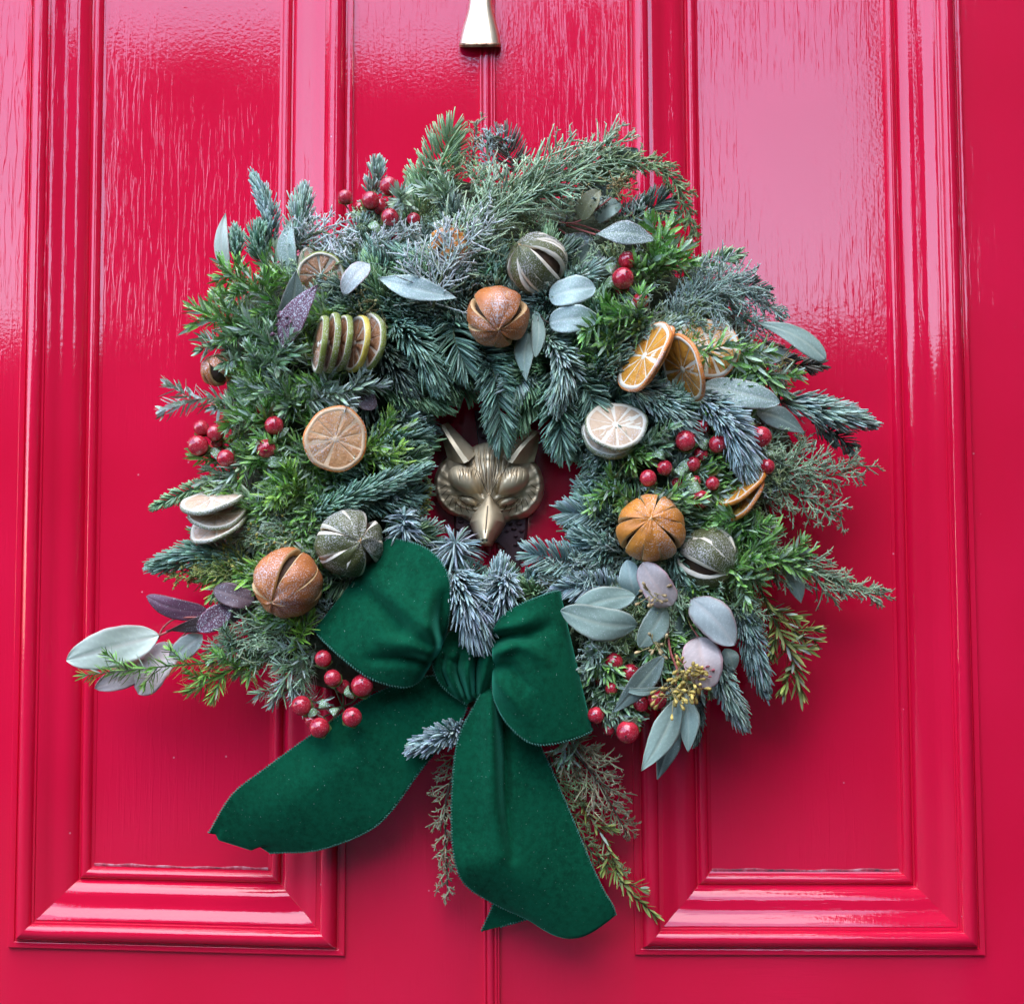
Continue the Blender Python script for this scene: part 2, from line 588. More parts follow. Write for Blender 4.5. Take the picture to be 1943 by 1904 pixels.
# snout
t_ = np.clip((Yg - 940) / 92, 0, 1)
hs = np.interp(Yg, [936, 946, 975, 1010, 1026, 1033], [34, 43, 56, 72, 76, 70])
ws = np.interp(Yg, [936, 944, 958, 974, 990, 1010, 1024, 1033], [3, 8, 17, 30, 33, 24, 15.0, 11])
sn = hs - (hs - 14) * (np.abs(Xg - cxl) / ws) ** 2.9
sn = np.where((Yg > 937) & (Yg < 1033.2), sn, -50)
sn = sn - 0.6 * np.exp(-((Xg - cxl) / 1.3) ** 2) * ((Yg > 962) & (Yg < 1016))
h = np.where(base_in, np.maximum(h, 0.5), -50)
h = np.where(sn > -40, smax(sn, h, 3.0), h)
inside = h > 0.4
idx = -np.ones(Xg.shape, int)
idx[inside] = np.arange(inside.sum())
V = np.stack([fc.x + (Xg[inside] - 926) * FS, -(np.maximum(h[inside], 0) + 12) * 0.001, fc.z - (Yg[inside] - 920) * FS], 1)
q = np.stack([idx[:-1, :-1], idx[:-1, 1:], idx[1:, 1:], idx[1:, :-1]], -1).reshape(-1, 4)
q = q[(q >= 0).all(1)]
# a skirt back towards the door along the outline
e = np.concatenate([q[:, [0, 1]], q[:, [1, 2]], q[:, [2, 3]], q[:, [3, 0]]])
key = np.sort(e, 1)
_, inv, cnt = np.unique(key, axis=0, return_inverse=True, return_counts=True)
be = e[cnt[inv.ravel()] == 1]
back = V.copy()
back[:, 1] = -0.009
n0 = len(V)
V = np.vstack([V, back])
q = np.vstack([q, np.stack([be[:, 1], be[:, 0], be[:, 0] + n0, be[:, 1] + n0], 1)])
head = mesh_obj('head', V, q, MAT['antique'], fox)


def ear(pts):
    """pts: four polylines tip->base (outer edge, ridge a, ridge b, inner edge) as (x, y, d)"""
    n = 12
    rows = [smooth_path(p, n) for p in pts]
    bk = [rows[0].copy(), rows[3].copy()]
    for r in bk: r[:, 2] = 11
    order = [bk[0], rows[0]] + [rows[0] * (1 - f) + rows[1] * f for f in (0.2, 0.4, 0.6, 0.8)] + [rows[1], rows[2]] + \
            [rows[2] * (1 - f) + rows[3] * f for f in (0.33, 0.66)] + [rows[3], bk[1]]
    for k, f in ((2, .2), (3, .4), (4, .6), (5, .8)):
        order[k] = order[k].copy()
        order[k][:, 2] -= 9 * math.sin(math.pi * f) * np.linspace(0.3, 1, n) + 1.1 * np.sin(np.arange(n) * 2.9 + k)
    V = [FP(*p) for r in order for p in r]
    F = [tuple(f) for f in grid_faces(len(order), n)]
    F.append(tuple(k * n for k in range(len(order))))
    o = mesh_obj('ear', V, F, MAT['antique'], head, smooth=True)
    o.modifiers.new('edges', 'EDGE_SPLIT').split_angle = R(34)


ear([[(832, 800, 26), (838, 830, 26), (848, 868, 24)], [(835, 806, 44), (858, 845, 52), (881, 881, 54)],
     [(841, 804, 44), (865, 842, 52), (890, 877, 54)], [(848, 796, 30), (875, 824, 30), (906, 856, 34)]])
ear([[(1024, 814, 26), (1022, 840, 26), (1014, 872, 24)], [(1021, 820, 44), (993, 851, 52), (972, 881, 54)],
     [(1016, 816, 44), (987, 846, 52), (963, 878, 54)], [(1010, 809, 30), (985, 829, 30), (950, 856, 34)]])
for nx in (917.5, 925.0):
    a = np.linspace(0, 2 * math.pi, 14, endpoint=False)
    V = [FP(nx + 2.2 * math.cos(k), 1029.0 + 1.8 * math.sin(k), 85.3) for k in a] + [FP(nx + 2.2 * math.cos(k), 1029 + 1.8 * math.sin(k), 76) for k in a]
    mesh_obj('nostril', V, [tuple(range(13, -1, -1))] + [(k, (k + 1) % 14, 14 + (k + 1) % 14, 14 + k) for k in range(14)], MAT['nostril'], head)
MAT['dark_line'] = simple('dark_brown_line', (0.13, 0.085, 0.045), 0.6, 0.3)  # dark brown for thin strips along lids, brows and fur


def hat(x, y):
    i = min(len(xs) - 1, max(0, int(round((x - xs[0]) / 0.8)))); j = min(len(ys) - 1, max(0, int(round((y - ys[0]) / 0.8))))
    return max(0.5, h[i, j]) + 12


lines = [[(866, 938), (876, 939), (888, 941), (900, 945), (911, 951)], [(868, 941), (875, 949), (885, 956), (896, 959), (906, 956), (912, 952)],
         [(941, 953), (949, 946), (962, 943), (976, 943), (987, 939)], [(941, 954), (947, 957), (958, 960), (970, 956), (981, 948), (986, 941)],
         [(928, 942), (920, 926), (911, 908), (903, 894)], [(930, 942), (938, 925), (949, 906), (960, 890)], [(918, 951), (924, 943), (928, 940)], [(938, 953), (934, 944), (930, 940)]]
for k in range(-4, 5):
    lines.append([(928 + k * 2.4 + 0.8 * math.sin(k), 930 - abs(k) * 2), (928 + k * 3.8 + 1.2 * math.sin(2 * k), 905 - abs(k)), (928 + k * 5.0 + 1.5 * math.sin(3 * k), 878), (928 + k * 5.6, 850 + abs(k) * 2)])
for sg, bx in ((-1, 888), (1, 966)):
    for k in range(6):
        lines.append([(bx + sg * (k * 6.5 - 16), 888 + abs(k - 2.5) * 1.6), (bx + sg * (k * 6.0 - 15 + 2 * math.sin(k)), 899), (bx + sg * (k * 5.6 - 12), 908 + 4 * (k % 2))])
    for k in range(8):
        a_ = R(2 + 13.5 * k)
        p0_ = (bx + sg * 41 * math.cos(a_), 915 + 41 * math.sin(a_)); p1_ = (bx + sg * (60 - 2 * (k > 6)) * math.cos(a_ + 0.16), 915 + 57 * math.sin(a_ + 0.16))
        lines.append([p0_, ((p0_[0] + p1_[0]) / 2 + sg * 1.5, (p0_[1] + p1_[1]) / 2 + 1.5), p1_])
V, F, n0 = [], [], 0
for ln_ in lines:
    p_ = smooth_path(ln_, 16)
    tg = norm(np.gradient(p_, axis=0))
    for i in range(16):
        w_ = 0.62 * math.sin(math.pi * min(0.96, 0.12 + 0.84 * i / 15)) + 0.1
        for o_ in (-w_, w_):
            x_, y_ = p_[i, 0] - tg[i, 1] * o_, p_[i, 1] + tg[i, 0] * o_
            V.append(FP(x_, y_, hat(x_, y_) + 0.45))
    F.append(grid_faces(16, 2, off=n0)); n0 += 32
mesh_obj('dark_lines', V, np.vstack(F), MAT['dark_line'], head, kind='stuff')
yl = np.linspace(962, 1016, 14)
hl = np.interp(yl, [936, 946, 975, 1010, 1026, 1033], [34, 43, 56, 72, 76, 70]) + 12
V = [FP(928 - (a - 940) * 0.065 + o_, a, d_ + 0.15) for a, d_ in zip(yl, hl) for o_ in (-0.75, 0.75)]
mesh_obj('muzzle_groove_shade', V, grid_faces(14, 2), MAT['nostril'], head)  # dark strip in place of the shade inside the muzzle groove
# dark mounting bracket behind
out = [(898, 768), (926, 768), (934, 836), (990, 900), (1003, 978), (1001, 1010), (994, 1050), (986, 1084), (966, 1086), (966, 1060), (960, 1040), (946, 1027),
       (926, 1024), (900, 1026), (888, 1036), (880, 1060), (876, 1084), (856, 1084), (858, 1050), (860, 1010), (858, 978), (868, 900), (906, 836)]
n = len(out)
V = [FP(x, y, 1.0) for x, y in out] + [FP(x, y, 8.0) for x, y in out] + [FP(926 + (x - 926) * 0.93, 925 + (y - 925) * 0.985, 11.0) for x, y in out]
F = [(k, (k + 1) % n, n + (k + 1) % n, n + k) for k in range(n)] + [(n + k, n + (k + 1) % n, 2 * n + (k + 1) % n, 2 * n + k) for k in range(n)] + [tuple(range(2 * n, 3 * n))]
plate = mesh_obj('bracket', V, F, MAT['bronze'], fox, smooth=False)
rr = np.random.default_rng(3)
for k, (x, y, r) in enumerate([(985, 990, 6), (975, 1000, 5), (990, 1004, 5), (979, 1014, 4), (968, 990, 5), (986, 1022, 4), (978, 1031, 4), (990, 1036, 3),
                               (872, 985, 6), (883, 994, 6), (868, 1000, 5), (878, 1008, 5), (890, 1006, 5), (868, 1014, 4), (962, 1004, 4), (906, 790, 4), (912, 806, 4), (915, 822, 4)]):
    th = np.linspace(0, math.pi / 2, 5); ph = np.linspace(0, 2 * math.pi, 10, endpoint=False)
    V = [FP(x + r * math.sin(a) * math.cos(p) * 1.25, y + r * math.sin(a) * math.sin(p) * (0.8 + 0.2 * math.sin(3 * p + k)), 9.5 + 4.5 * math.cos(a)) for p in ph for a in th]
    mesh_obj('boss', V, grid_faces(10, 5, True), MAT['bronze'], plate)

# ------------------------------------------------------------------ velvet bow
m, t, b = new_mat('green_velvet')
fine = noise(t, 700, 2, 0.6)
cc = mixc(t, ramp(t, noise(t, 170, 4, 0.8), [(0.34, 0.0), (0.66, 0.8)]), ramp(t, noise(t, 22, 3, 0.6, stretch=(1, 1, 0.5)), [(0.32, (0.0006, 0.034, 0.014)), (0.68, (0.0012, 0.060, 0.026))]), (0.0016, 0.090, 0.041))
tc = t.nodes.new('ShaderNodeTexCoord')
vo = t.nodes.new('ShaderNodeTexVoronoi'); vo.inputs['Scale'].default_value = 300
t.links.new(tc.outputs['Object'], vo.inputs['Vector'])
dots = ramp(t, vo.outputs['Distance'], [(0.0, 1.0), (0.06, 0.8), (0.10, 0.0)])
sep = t.nodes.new('ShaderNodeSeparateColor'); t.links.new(vo.outputs['Color'], sep.inputs[0])
pick = ramp(t, sep.outputs[0], [(0.4, 0.0), (0.75, 0.3), (0.97, 0.95)])
mu = t.nodes.new('ShaderNodeMath'); mu.operation = 'MULTIPLY'
t.links.new(dots, mu.inputs[0]); t.links.new(pick, mu.inputs[1])
t.links.new(mixc(t, mu.outputs[0], cc, (0.55, 0.68, 0.62)), b.inputs['Base Color'])
b.inputs['Roughness'].default_value = 0.95
b.inputs['Specular IOR Level'].default_value = 0.12
b.inputs['Sheen Weight'].default_value = 0.65
b.inputs['Sheen Roughness'].default_value = 0.35
b.inputs['Sheen Tint'].default_value = (0.08, 0.62, 0.40, 1)
bump(t, b, fine, 0.25, 0.0006)
MAT['velvet'] = m
MAT['stitch'] = simple('green_overlock_thread', (0.045, 0.18, 0.125), 0.7)

bow = thing('velvet_bow', 'dark green velvet bow with two loops and long tails below the knocker', 'bow', P(890, 1270, 60))


def ribbon(name, A, B, creases=(), bulge=0.0, sag=(0, 0, 1), nu=46, nv=120, ends=None, visible=(0, 1), cut=None):
    a = smooth_path(A, nv)
    b_ = smooth_path(B, nv)
    u = np.linspace(0, 1, nu)[:, None, None]
    G = a[None] * (1 - u) + b_[None] * u                       # (nu, nv, 3) in px, px, mm
    U = np.linspace(0, 1, nu)[:, None]
    Vv = np.linspace(0, 1, nv)[None, :]
    G[..., 2] += bulge * np.sin(math.pi * U) * np.sin(math.pi * np.clip(Vv / visible[1], 0, 1)) ** 0.7
    G[..., 0] += sag[0] * np.sin(math.pi * U) * Vv ** sag[2]
    G[..., 1] += sag[1] * np.sin(math.pi * U) * Vv ** sag[2]
    if cut is not None:
        G[..., 0] += cut[0] * np.interp(U, cut[2], cut[3]) * np.clip((Vv - 0.93) / 0.07, 0, 1)
        G[..., 1] += cut[1] * np.interp(U, cut[2], cut[3]) * np.clip((Vv - 0.93) / 0.07, 0, 1)
    for path, amp, wd in creases:
        pth = smooth_path(path, 40)
        dist_ = np.linalg.norm(G[:, :, None, :2] - pth[None, None], axis=-1)
        D = np.min(dist_, axis=2)
        fade = np.clip(1.15 - np.argmin(dist_, axis=2) / 39.0, 0, 1) ** 0.8
        frontal = (Vv <= visible[1] + 0.02)
        G[..., 2] += amp * fade * np.exp(-(D / wd) ** 2) * frontal
    V = np.array([P(*p) for p in G.reshape(-1, 3)])
    o = mesh_obj(name, V, grid_faces(nu, nv)[:, ::-1].copy(), MAT['velvet'], bow)
    s = o.modifiers.new('cloth', 'SOLIDIFY'); s.thickness = 0.0011; s.offset = 0
    Vg = V.reshape(nu, nv, 3)
    for edge in (Vg[0], Vg[-1]):
        n = int(nv * min(1, visible[1] + 0.02))
        pth = edge[:n]
        Ln = np.r_[0, np.cumsum(np.linalg.norm(np.diff(pth, axis=0), axis=1))]
        k = int(Ln[-1] / 0.0008)
        s_ = np.linspace(0, Ln[-1], k)
        pth = np.stack([np.interp(s_, Ln, pth[:, c]) for c in range(3)], 1)
        T = norm(np.gradient(pth, axis=0))
        S = norm(np.cross(T, [0, 1, 0])); Nn = np.cross(T, S)
        ph = s_ / 0.0026 * 2 * math.pi
        hp_ = pth + 0.0010 * (np.cos(ph)[:, None] * S + np.sin(ph)[:, None] * Nn)
        tv, tf = tube(hp_, 0.00065, 4)
        mesh_obj('stitched_edge', tv, tf, MAT['stitch'], o)
    return o


ribbon('tail', [(860, 1275, 56), (780, 1290, 52), (700, 1322, 54), (600, 1388, 62), (500, 1460, 66), (440, 1508, 62), (396, 1580, 50)],
       [(890, 1325, 58), (872, 1370, 60), (800, 1458, 64), (740, 1540, 62), (690, 1580, 56), (600, 1612, 48), (512, 1616, 40)],
       creases=[([(760, 1340), (640, 1450), (520, 1540)], 7.2, 46)], bulge=7, cut=(0, 14, [0, .12, .16, .7, .82, 1], [0, -.2, .5, .5, -.4, .1]))
ribbon('tail', [(940, 1700, 24), (932, 1724, 22), (913, 1766, 18)], [(1030, 1715, 24), (1012, 1738, 22), (950, 1757, 20)], nu=14, nv=30)
ribbon('tail', [(922, 1300, 68), (902, 1335, 76), (870, 1400, 82), (859, 1480, 84), (857, 1570, 82), (864, 1635, 78), (884, 1678, 70), (935, 1712, 58), (1004, 1744, 46)],
       [(948, 1300, 68), (980, 1345, 66), (1022, 1410, 64), (1055, 1480, 64), (1085, 1550, 64), (1118, 1630, 62), (1146, 1690, 58), (1162, 1716, 54), (1168, 1735, 50)],
       creases=[([(932, 1330), (934, 1420), (936, 1520), (950, 1620)], 17.4, 20), ([(952, 1330), (957, 1420), (960, 1520), (972, 1625)], -18.8, 11),
                ([(900, 1640), (960, 1650), (1040, 1690)], 5.8, 40)], bulge=5, sag=(0, 40, 7))
ribbon('knot', [(852, 1200, 56), (822, 1250, 74), (836, 1298, 74), (884, 1336, 64)], [(938, 1180, 60), (944, 1225, 84), (940, 1270, 84), (928, 1312, 72)],
       creases=[([(884, 1322), (868, 1270), (876, 1225)], -17, 6), ([(872, 1320), (850, 1270), (862, 1232)], 8, 7), ([(892, 1318), (886, 1262), (898, 1222)], 11, 7), ([(902, 1312), (903, 1265), (915, 1212)], -17, 6), ([(912, 1312), (922, 1260), (926, 1215)], 8, 7), ([(850, 1300), (838, 1268), (846, 1235)], -9, 5), ([(840, 1250), (870, 1256), (905, 1245)], -5, 7)], bulge=2, nu=60, nv=70)
ribbon('loop', [(836, 1232, 66), (850, 1180, 92), (853, 1112, 102), (838, 1068, 102), (800, 1036, 96), (735, 1022, 80), (745, 1050, 50), (800, 1130, 42), (835, 1225, 44)],
       [(812, 1268, 66), (792, 1294, 86), (760, 1303, 94), (700, 1285, 100), (640, 1240, 98), (597, 1195, 80), (640, 1218, 50), (730, 1250, 42), (800, 1262, 44)],
       creases=[([(760, 1190), (705, 1135), (650, 1090)], -10.2, 17), ([(800, 1190), (745, 1130), (690, 1070)], 7.2, 22), ([(832, 1225), (812, 1180), (812, 1125)], 13.0, 14),
                ([(838, 1222), (834, 1180), (840, 1130)], -15.9, 9), ([(825, 1245), (780, 1225), (720, 1215)], 10.2, 13), ([(818, 1258), (775, 1250), (700, 1250)], -11.6, 10)],
       bulge=9, visible=(0, 0.52))
ribbon('loop', [(934, 1222, 68), (938, 1192, 90), (962, 1161, 100), (1010, 1137, 100), (1061, 1122, 84), (1050, 1150, 52), (1000, 1180, 44), (940, 1225, 44)],
       [(934, 1292, 70), (940, 1330, 88), (966, 1376, 98), (1010, 1410, 100), (1064, 1408, 97), (1121, 1387, 84), (1100, 1370, 52), (1000, 1310, 44), (940, 1285, 44)],
       creases=[([(936, 1214), (965, 1206), (1000, 1206), (1040, 1190)], -17.4, 12), ([(936, 1196), (975, 1188), (1030, 1160)], 7.2, 12), ([(938, 1240), (985, 1222), (1030, 1250)], 11.6, 13),
                ([(938, 1262), (968, 1262), (1000, 1300)], -13.0, 11), ([(940, 1290), (965, 1320), (1000, 1360)], 8.7, 14)],
       bulge=10, visible=(0, 0.56))

# ------------------------------------------------------------------ foliage tools
class Acc:
    def __init__(self):
        self.V, self.F, self.C, self.n = [], [], [], 0

    def add(self, V, F, C):
        self.V.append(V); self.F.append(F + self.n); self.C.append(C)
        self.n += len(V)

    def build(self, name, mat, parent=None, kind='stuff', label=None):
        return mesh_obj(name, np.vstack(self.V), np.vstack(self.F), MAT[mat], parent, True, np.vstack(self.C), kind, label)


NEEDLE = [(0.0, 0.7), (0.35, 1.0), (0.8, 0.95), (1.0, 0.5)]
LEAF = [(0.0, 0.2), (0.16, 0.75), (0.5, 1.0), (0.84, 0.62), (1.0, 0.06)]
TWIG = [(0.0, 1.0), (0.33, 0.95), (0.66, 0.85), (1.0, 0.55)]


def blades(acc, O, D, C, L, W, K, c0, c1, prof=NEEDLE, mode='needle', flat=0.55):
    """n curved blades: origin O, direction D, curving towards C; c0, c1 colours (n,3) at base and tip"""
    n = len(O)
    L = np.broadcast_to(L, (n,))[:, None]; W = np.broadcast_to(W, (n,))[:, None]; K = np.broadcast_to(K, (n,))[:, None]
    S = norm(np.cross(D, C) + 1e-9)
    V, CC = [], []
    for t_, w_ in prof:
        ctr = O + L * (t_ * D + K * t_ * t_ * C)
        tan = norm(D + 2 * K * t_ * C)
        Nn = np.cross(S, tan)
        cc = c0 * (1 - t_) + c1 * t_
        if mode == 'needle':
            ring = [ctr + S * W * w_, ctr + Nn * W * w_ * flat, ctr - S * W * w_, ctr - Nn * W * w_ * flat]
        else:
            ring = [ctr + S * W * w_, ctr + Nn * W * w_ * 0.30, ctr - S * W * w_]
        V += ring
        CC += [cc] * len(ring)
    m_ = len(V)
    k = 4 if mode == 'needle' else 3
    V = np.stack(V, 1).reshape(-1, 3)
    CC = np.stack(CC, 1).reshape(-1, 3)
    f = []
    for r in range(len(prof) - 1):
        for j in range(4 if mode == 'needle' else 2):
            j2 = (j + 1) % k
            f.append((r * k + j, r * k + j2, (r + 1) * k + j2, (r + 1) * k + j))
    if mode == 'needle':
        r = len(prof) - 1
        f.append((r * k, r * k + 1, r * k + 2, r * k + 3))
    f = np.array(f)
    F = (f[None] + (np.arange(n) * m_)[:, None, None]).reshape(-1, 4)
    acc.add(V, F, CC)


VIEW = np.array([0.0, -1.0, 0.0])


def frame(path):
    T = norm(np.gradient(path, axis=0))
    Nv = norm(VIEW - (T @ VIEW)[:, None] * T + 1e-9)
    return T, Nv, np.cross(T, Nv)


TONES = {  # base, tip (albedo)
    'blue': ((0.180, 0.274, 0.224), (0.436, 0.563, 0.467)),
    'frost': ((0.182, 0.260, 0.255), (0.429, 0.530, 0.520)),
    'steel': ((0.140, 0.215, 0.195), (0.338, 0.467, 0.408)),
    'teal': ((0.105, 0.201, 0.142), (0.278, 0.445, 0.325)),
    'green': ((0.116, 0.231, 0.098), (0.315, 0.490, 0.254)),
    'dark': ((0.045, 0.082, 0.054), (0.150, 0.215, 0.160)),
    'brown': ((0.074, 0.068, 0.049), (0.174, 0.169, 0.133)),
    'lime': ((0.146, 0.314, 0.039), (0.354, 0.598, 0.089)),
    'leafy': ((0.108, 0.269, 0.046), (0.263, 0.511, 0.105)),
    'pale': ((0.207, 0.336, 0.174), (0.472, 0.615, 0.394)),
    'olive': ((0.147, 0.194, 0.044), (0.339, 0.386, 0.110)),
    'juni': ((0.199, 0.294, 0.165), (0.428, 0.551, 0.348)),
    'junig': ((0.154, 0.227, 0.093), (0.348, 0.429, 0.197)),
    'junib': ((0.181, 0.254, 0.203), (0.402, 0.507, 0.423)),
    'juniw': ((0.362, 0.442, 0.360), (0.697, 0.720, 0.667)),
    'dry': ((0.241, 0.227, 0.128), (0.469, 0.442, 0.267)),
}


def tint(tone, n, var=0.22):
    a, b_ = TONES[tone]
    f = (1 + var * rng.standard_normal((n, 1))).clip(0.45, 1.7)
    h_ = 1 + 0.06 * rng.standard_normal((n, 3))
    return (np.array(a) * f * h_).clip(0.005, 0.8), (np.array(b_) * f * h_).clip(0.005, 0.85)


def px_path(pts, n):
    p = smooth_path(pts, n)
    return np.array([P(*q) for q in p])


def fir_needles(acc, path, w_px, mode, tone, dens=1.5):
    n = len(path)
    Ls = np.linalg.norm(np.diff(path, axis=0), axis=1).sum()
    T, Nv, S = frame(path)
    k = max(24, int(dens * Ls / PX * (1.25 if mode == 'brush' else 1.0)))
    s = np.sort(rng.random(k)) ** 0.95
    fi = s * (n - 1)
    i0 = np.clip(fi.astype(int), 0, n - 2); fr = (fi - i0)[:, None]
    pos = path[i0] * (1 - fr) + path[i0 + 1] * fr
    Tt, Nn, Ss = T[i0], Nv[i0], S[i0]
    if mode == 'brush':
        phi = R(118) * (2 * rng.random(k) - 1)
        al = R(58) - R(34) * s ** 3 + R(6) * rng.standard_normal(k)
        Kc = 0.48 + 0.12 * rng.standard_normal(k)
    elif mode == 'flat':
        sd_ = np.where(rng.random(k) < 0.5, 1, -1)
        phi = sd_ * (R(72) + R(20) * rng.standard_normal(k))
        al = R(60) - R(34) * s ** 4 + R(6) * rng.standard_normal(k)
        Kc = 0.16 + 0.07 * rng.standard_normal(k)
    else:  # tuft looked at from its tip
        phi = R(180) * (2 * rng.random(k) - 1)
        al = R(88) - R(50) * s ** 2 + R(9) * rng.standard_normal(k)
        Kc = 0.55 + 0.12 * rng.standard_normal(k)
    rad = np.cos(phi)[:, None] * Nn + np.sin(phi)[:, None] * Ss
    D = np.cos(al)[:, None] * Tt + np.sin(al)[:, None] * rad
    if mode == 'tuft':
        C = norm(np.array([0, 0.55, -0.85]) + 0.25 * rng.standard_normal((k, 3)))
    else:
        C = norm(0.85 * Tt + (0.55 if mode == 'brush' else 0.15) * Nn + 0.12 * rng.standard_normal((k, 3)))
    C = norm(C - (C * D).sum(1, keepdims=True) * D * 0.6 + 1e-6)
    taper = np.interp(s, [0, 0.12, 0.7, 1.0], [0.75, 1.0, 1.0, 0.62])
    L = w_px * PX * taper * (1 + 0.08 * rng.standard_normal(k)) * (0.98 if mode != 'flat' else 1.12)
    W = 2.45 * PX * (1 + 0.1 * rng.standard_normal(k))
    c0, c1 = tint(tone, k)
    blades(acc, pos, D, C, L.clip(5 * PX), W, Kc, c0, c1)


def fir(pts, w, mode, tone, label, mat='fol', dens=1.5, cat='fir sprig', name='fir_sprig'):
    root = thing(name, label, cat, P(*pts[0]), 'fir sprigs in the wreath')
    path = px_path(pts, 26)
    a = Acc()
    fir_needles(a, path, w, mode, tone, dens)
    a.build('needles', mat, root)
    tv, tf = tube(path, np.linspace(2.6, 1.5, 26) * PX, 6)
    mesh_obj('stem', tv, tf, MAT['bark_green' if tone in ('green', 'teal', 'leafy', 'lime') else 'bark'], root)
    return root


def yew_leaves(acc, path, Lpx, tone, dens=0.5, spread=58, wpx=2.9, frosty=0.0):
    n = len(path)
    Ls = np.linalg.norm(np.diff(path, axis=0), axis=1).sum()
    T, Nv, S = frame(path)
    k = max(10, int(dens * Ls / PX))
    s = np.r_[np.linspace(0.02, 0.97, k), np.full(7, 0.99)]
    k = len(s)
    fi = s * (n - 1)
    i0 = np.clip(fi.astype(int), 0, n - 2); fr = (fi - i0)[:, None]
    pos = path[i0] * (1 - fr) + path[i0 + 1] * fr
    Tt, Nn, Ss = T[i0], Nv[i0], S[i0]
    phi = np.arange(k) * 2.399 + 0.4 * rng.standard_normal(k)
    al = R(spread) * np.interp(s, [0, 0.8, 1], [1.05, 0.95, 0.6]) + R(11) * rng.standard_normal(k)
    rad = np.cos(phi)[:, None] * Nn + np.sin(phi)[:, None] * Ss
    D = norm(np.cos(al)[:, None] * Tt + np.sin(al)[:, None] * rad)
    C = norm(Tt * 0.9 - 0.5 * rad + 0.2 * rng.standard_normal((k, 3)))
    C = norm(C - (C * D).sum(1, keepdims=True) * D + 1e-6)
    L = Lpx * PX * (1 + 0.18 * rng.standard_normal(k)) * np.interp(s, [0, .85, 1], [1, 1, 0.8])
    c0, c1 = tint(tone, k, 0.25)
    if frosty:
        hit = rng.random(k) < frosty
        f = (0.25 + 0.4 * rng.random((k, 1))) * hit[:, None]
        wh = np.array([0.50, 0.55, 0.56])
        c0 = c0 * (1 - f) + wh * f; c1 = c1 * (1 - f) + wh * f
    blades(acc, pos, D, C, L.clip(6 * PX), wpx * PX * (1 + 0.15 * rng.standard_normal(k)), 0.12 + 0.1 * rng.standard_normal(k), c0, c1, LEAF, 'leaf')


def yew(pts, Lpx, tone, label, dens=0.5, mat='fol2', spread=58, wpx=2.9, side=3, frosty=0.25, stem_mat='bark_green'):
    root = thing('evergreen_sprig', label, 'evergreen sprig', P(*pts[0]), 'narrow leaved evergreen sprigs')
    path = px_path(pts, 24)
    a = Acc()
    yew_leaves(a, path, Lpx, tone, dens, spread, wpx, frosty)
    stems = [tube(path, np.linspace(2.0, 1.0, 24) * PX, 5)]
    T, Nv, S = frame(path)
    for q in range(side):
        i = int(4 + (q + 0.5) * 15 / max(1, side))
        sg = 1 if q % 2 else -1
        d_ = norm(T[i] * 0.75 + S[i] * sg * 0.75 + Nv[i] * (0.3 * rng.standard_normal() + 0.25))
        ln = PX * rng.uniform(28, 52)
        sp = path[i] + np.linspace(0, 1, 8)[:, None] * ln * d_
        yew_leaves(a, sp, Lpx * 0.9, tone, dens, spread, wpx, frosty)
        stems.append(tube(sp, 0.9 * PX, 4))
    a.build('leaves', mat, root)
    V, F, n0 = [], [], 0
    for tv, tf in stems:
        V.append(tv); F += [tuple(x + n0 for x in f) for f in tf]; n0 += len(tv)
    mesh_obj('stem', np.vstack(V), F, MAT[stem_mat], root)
    return root


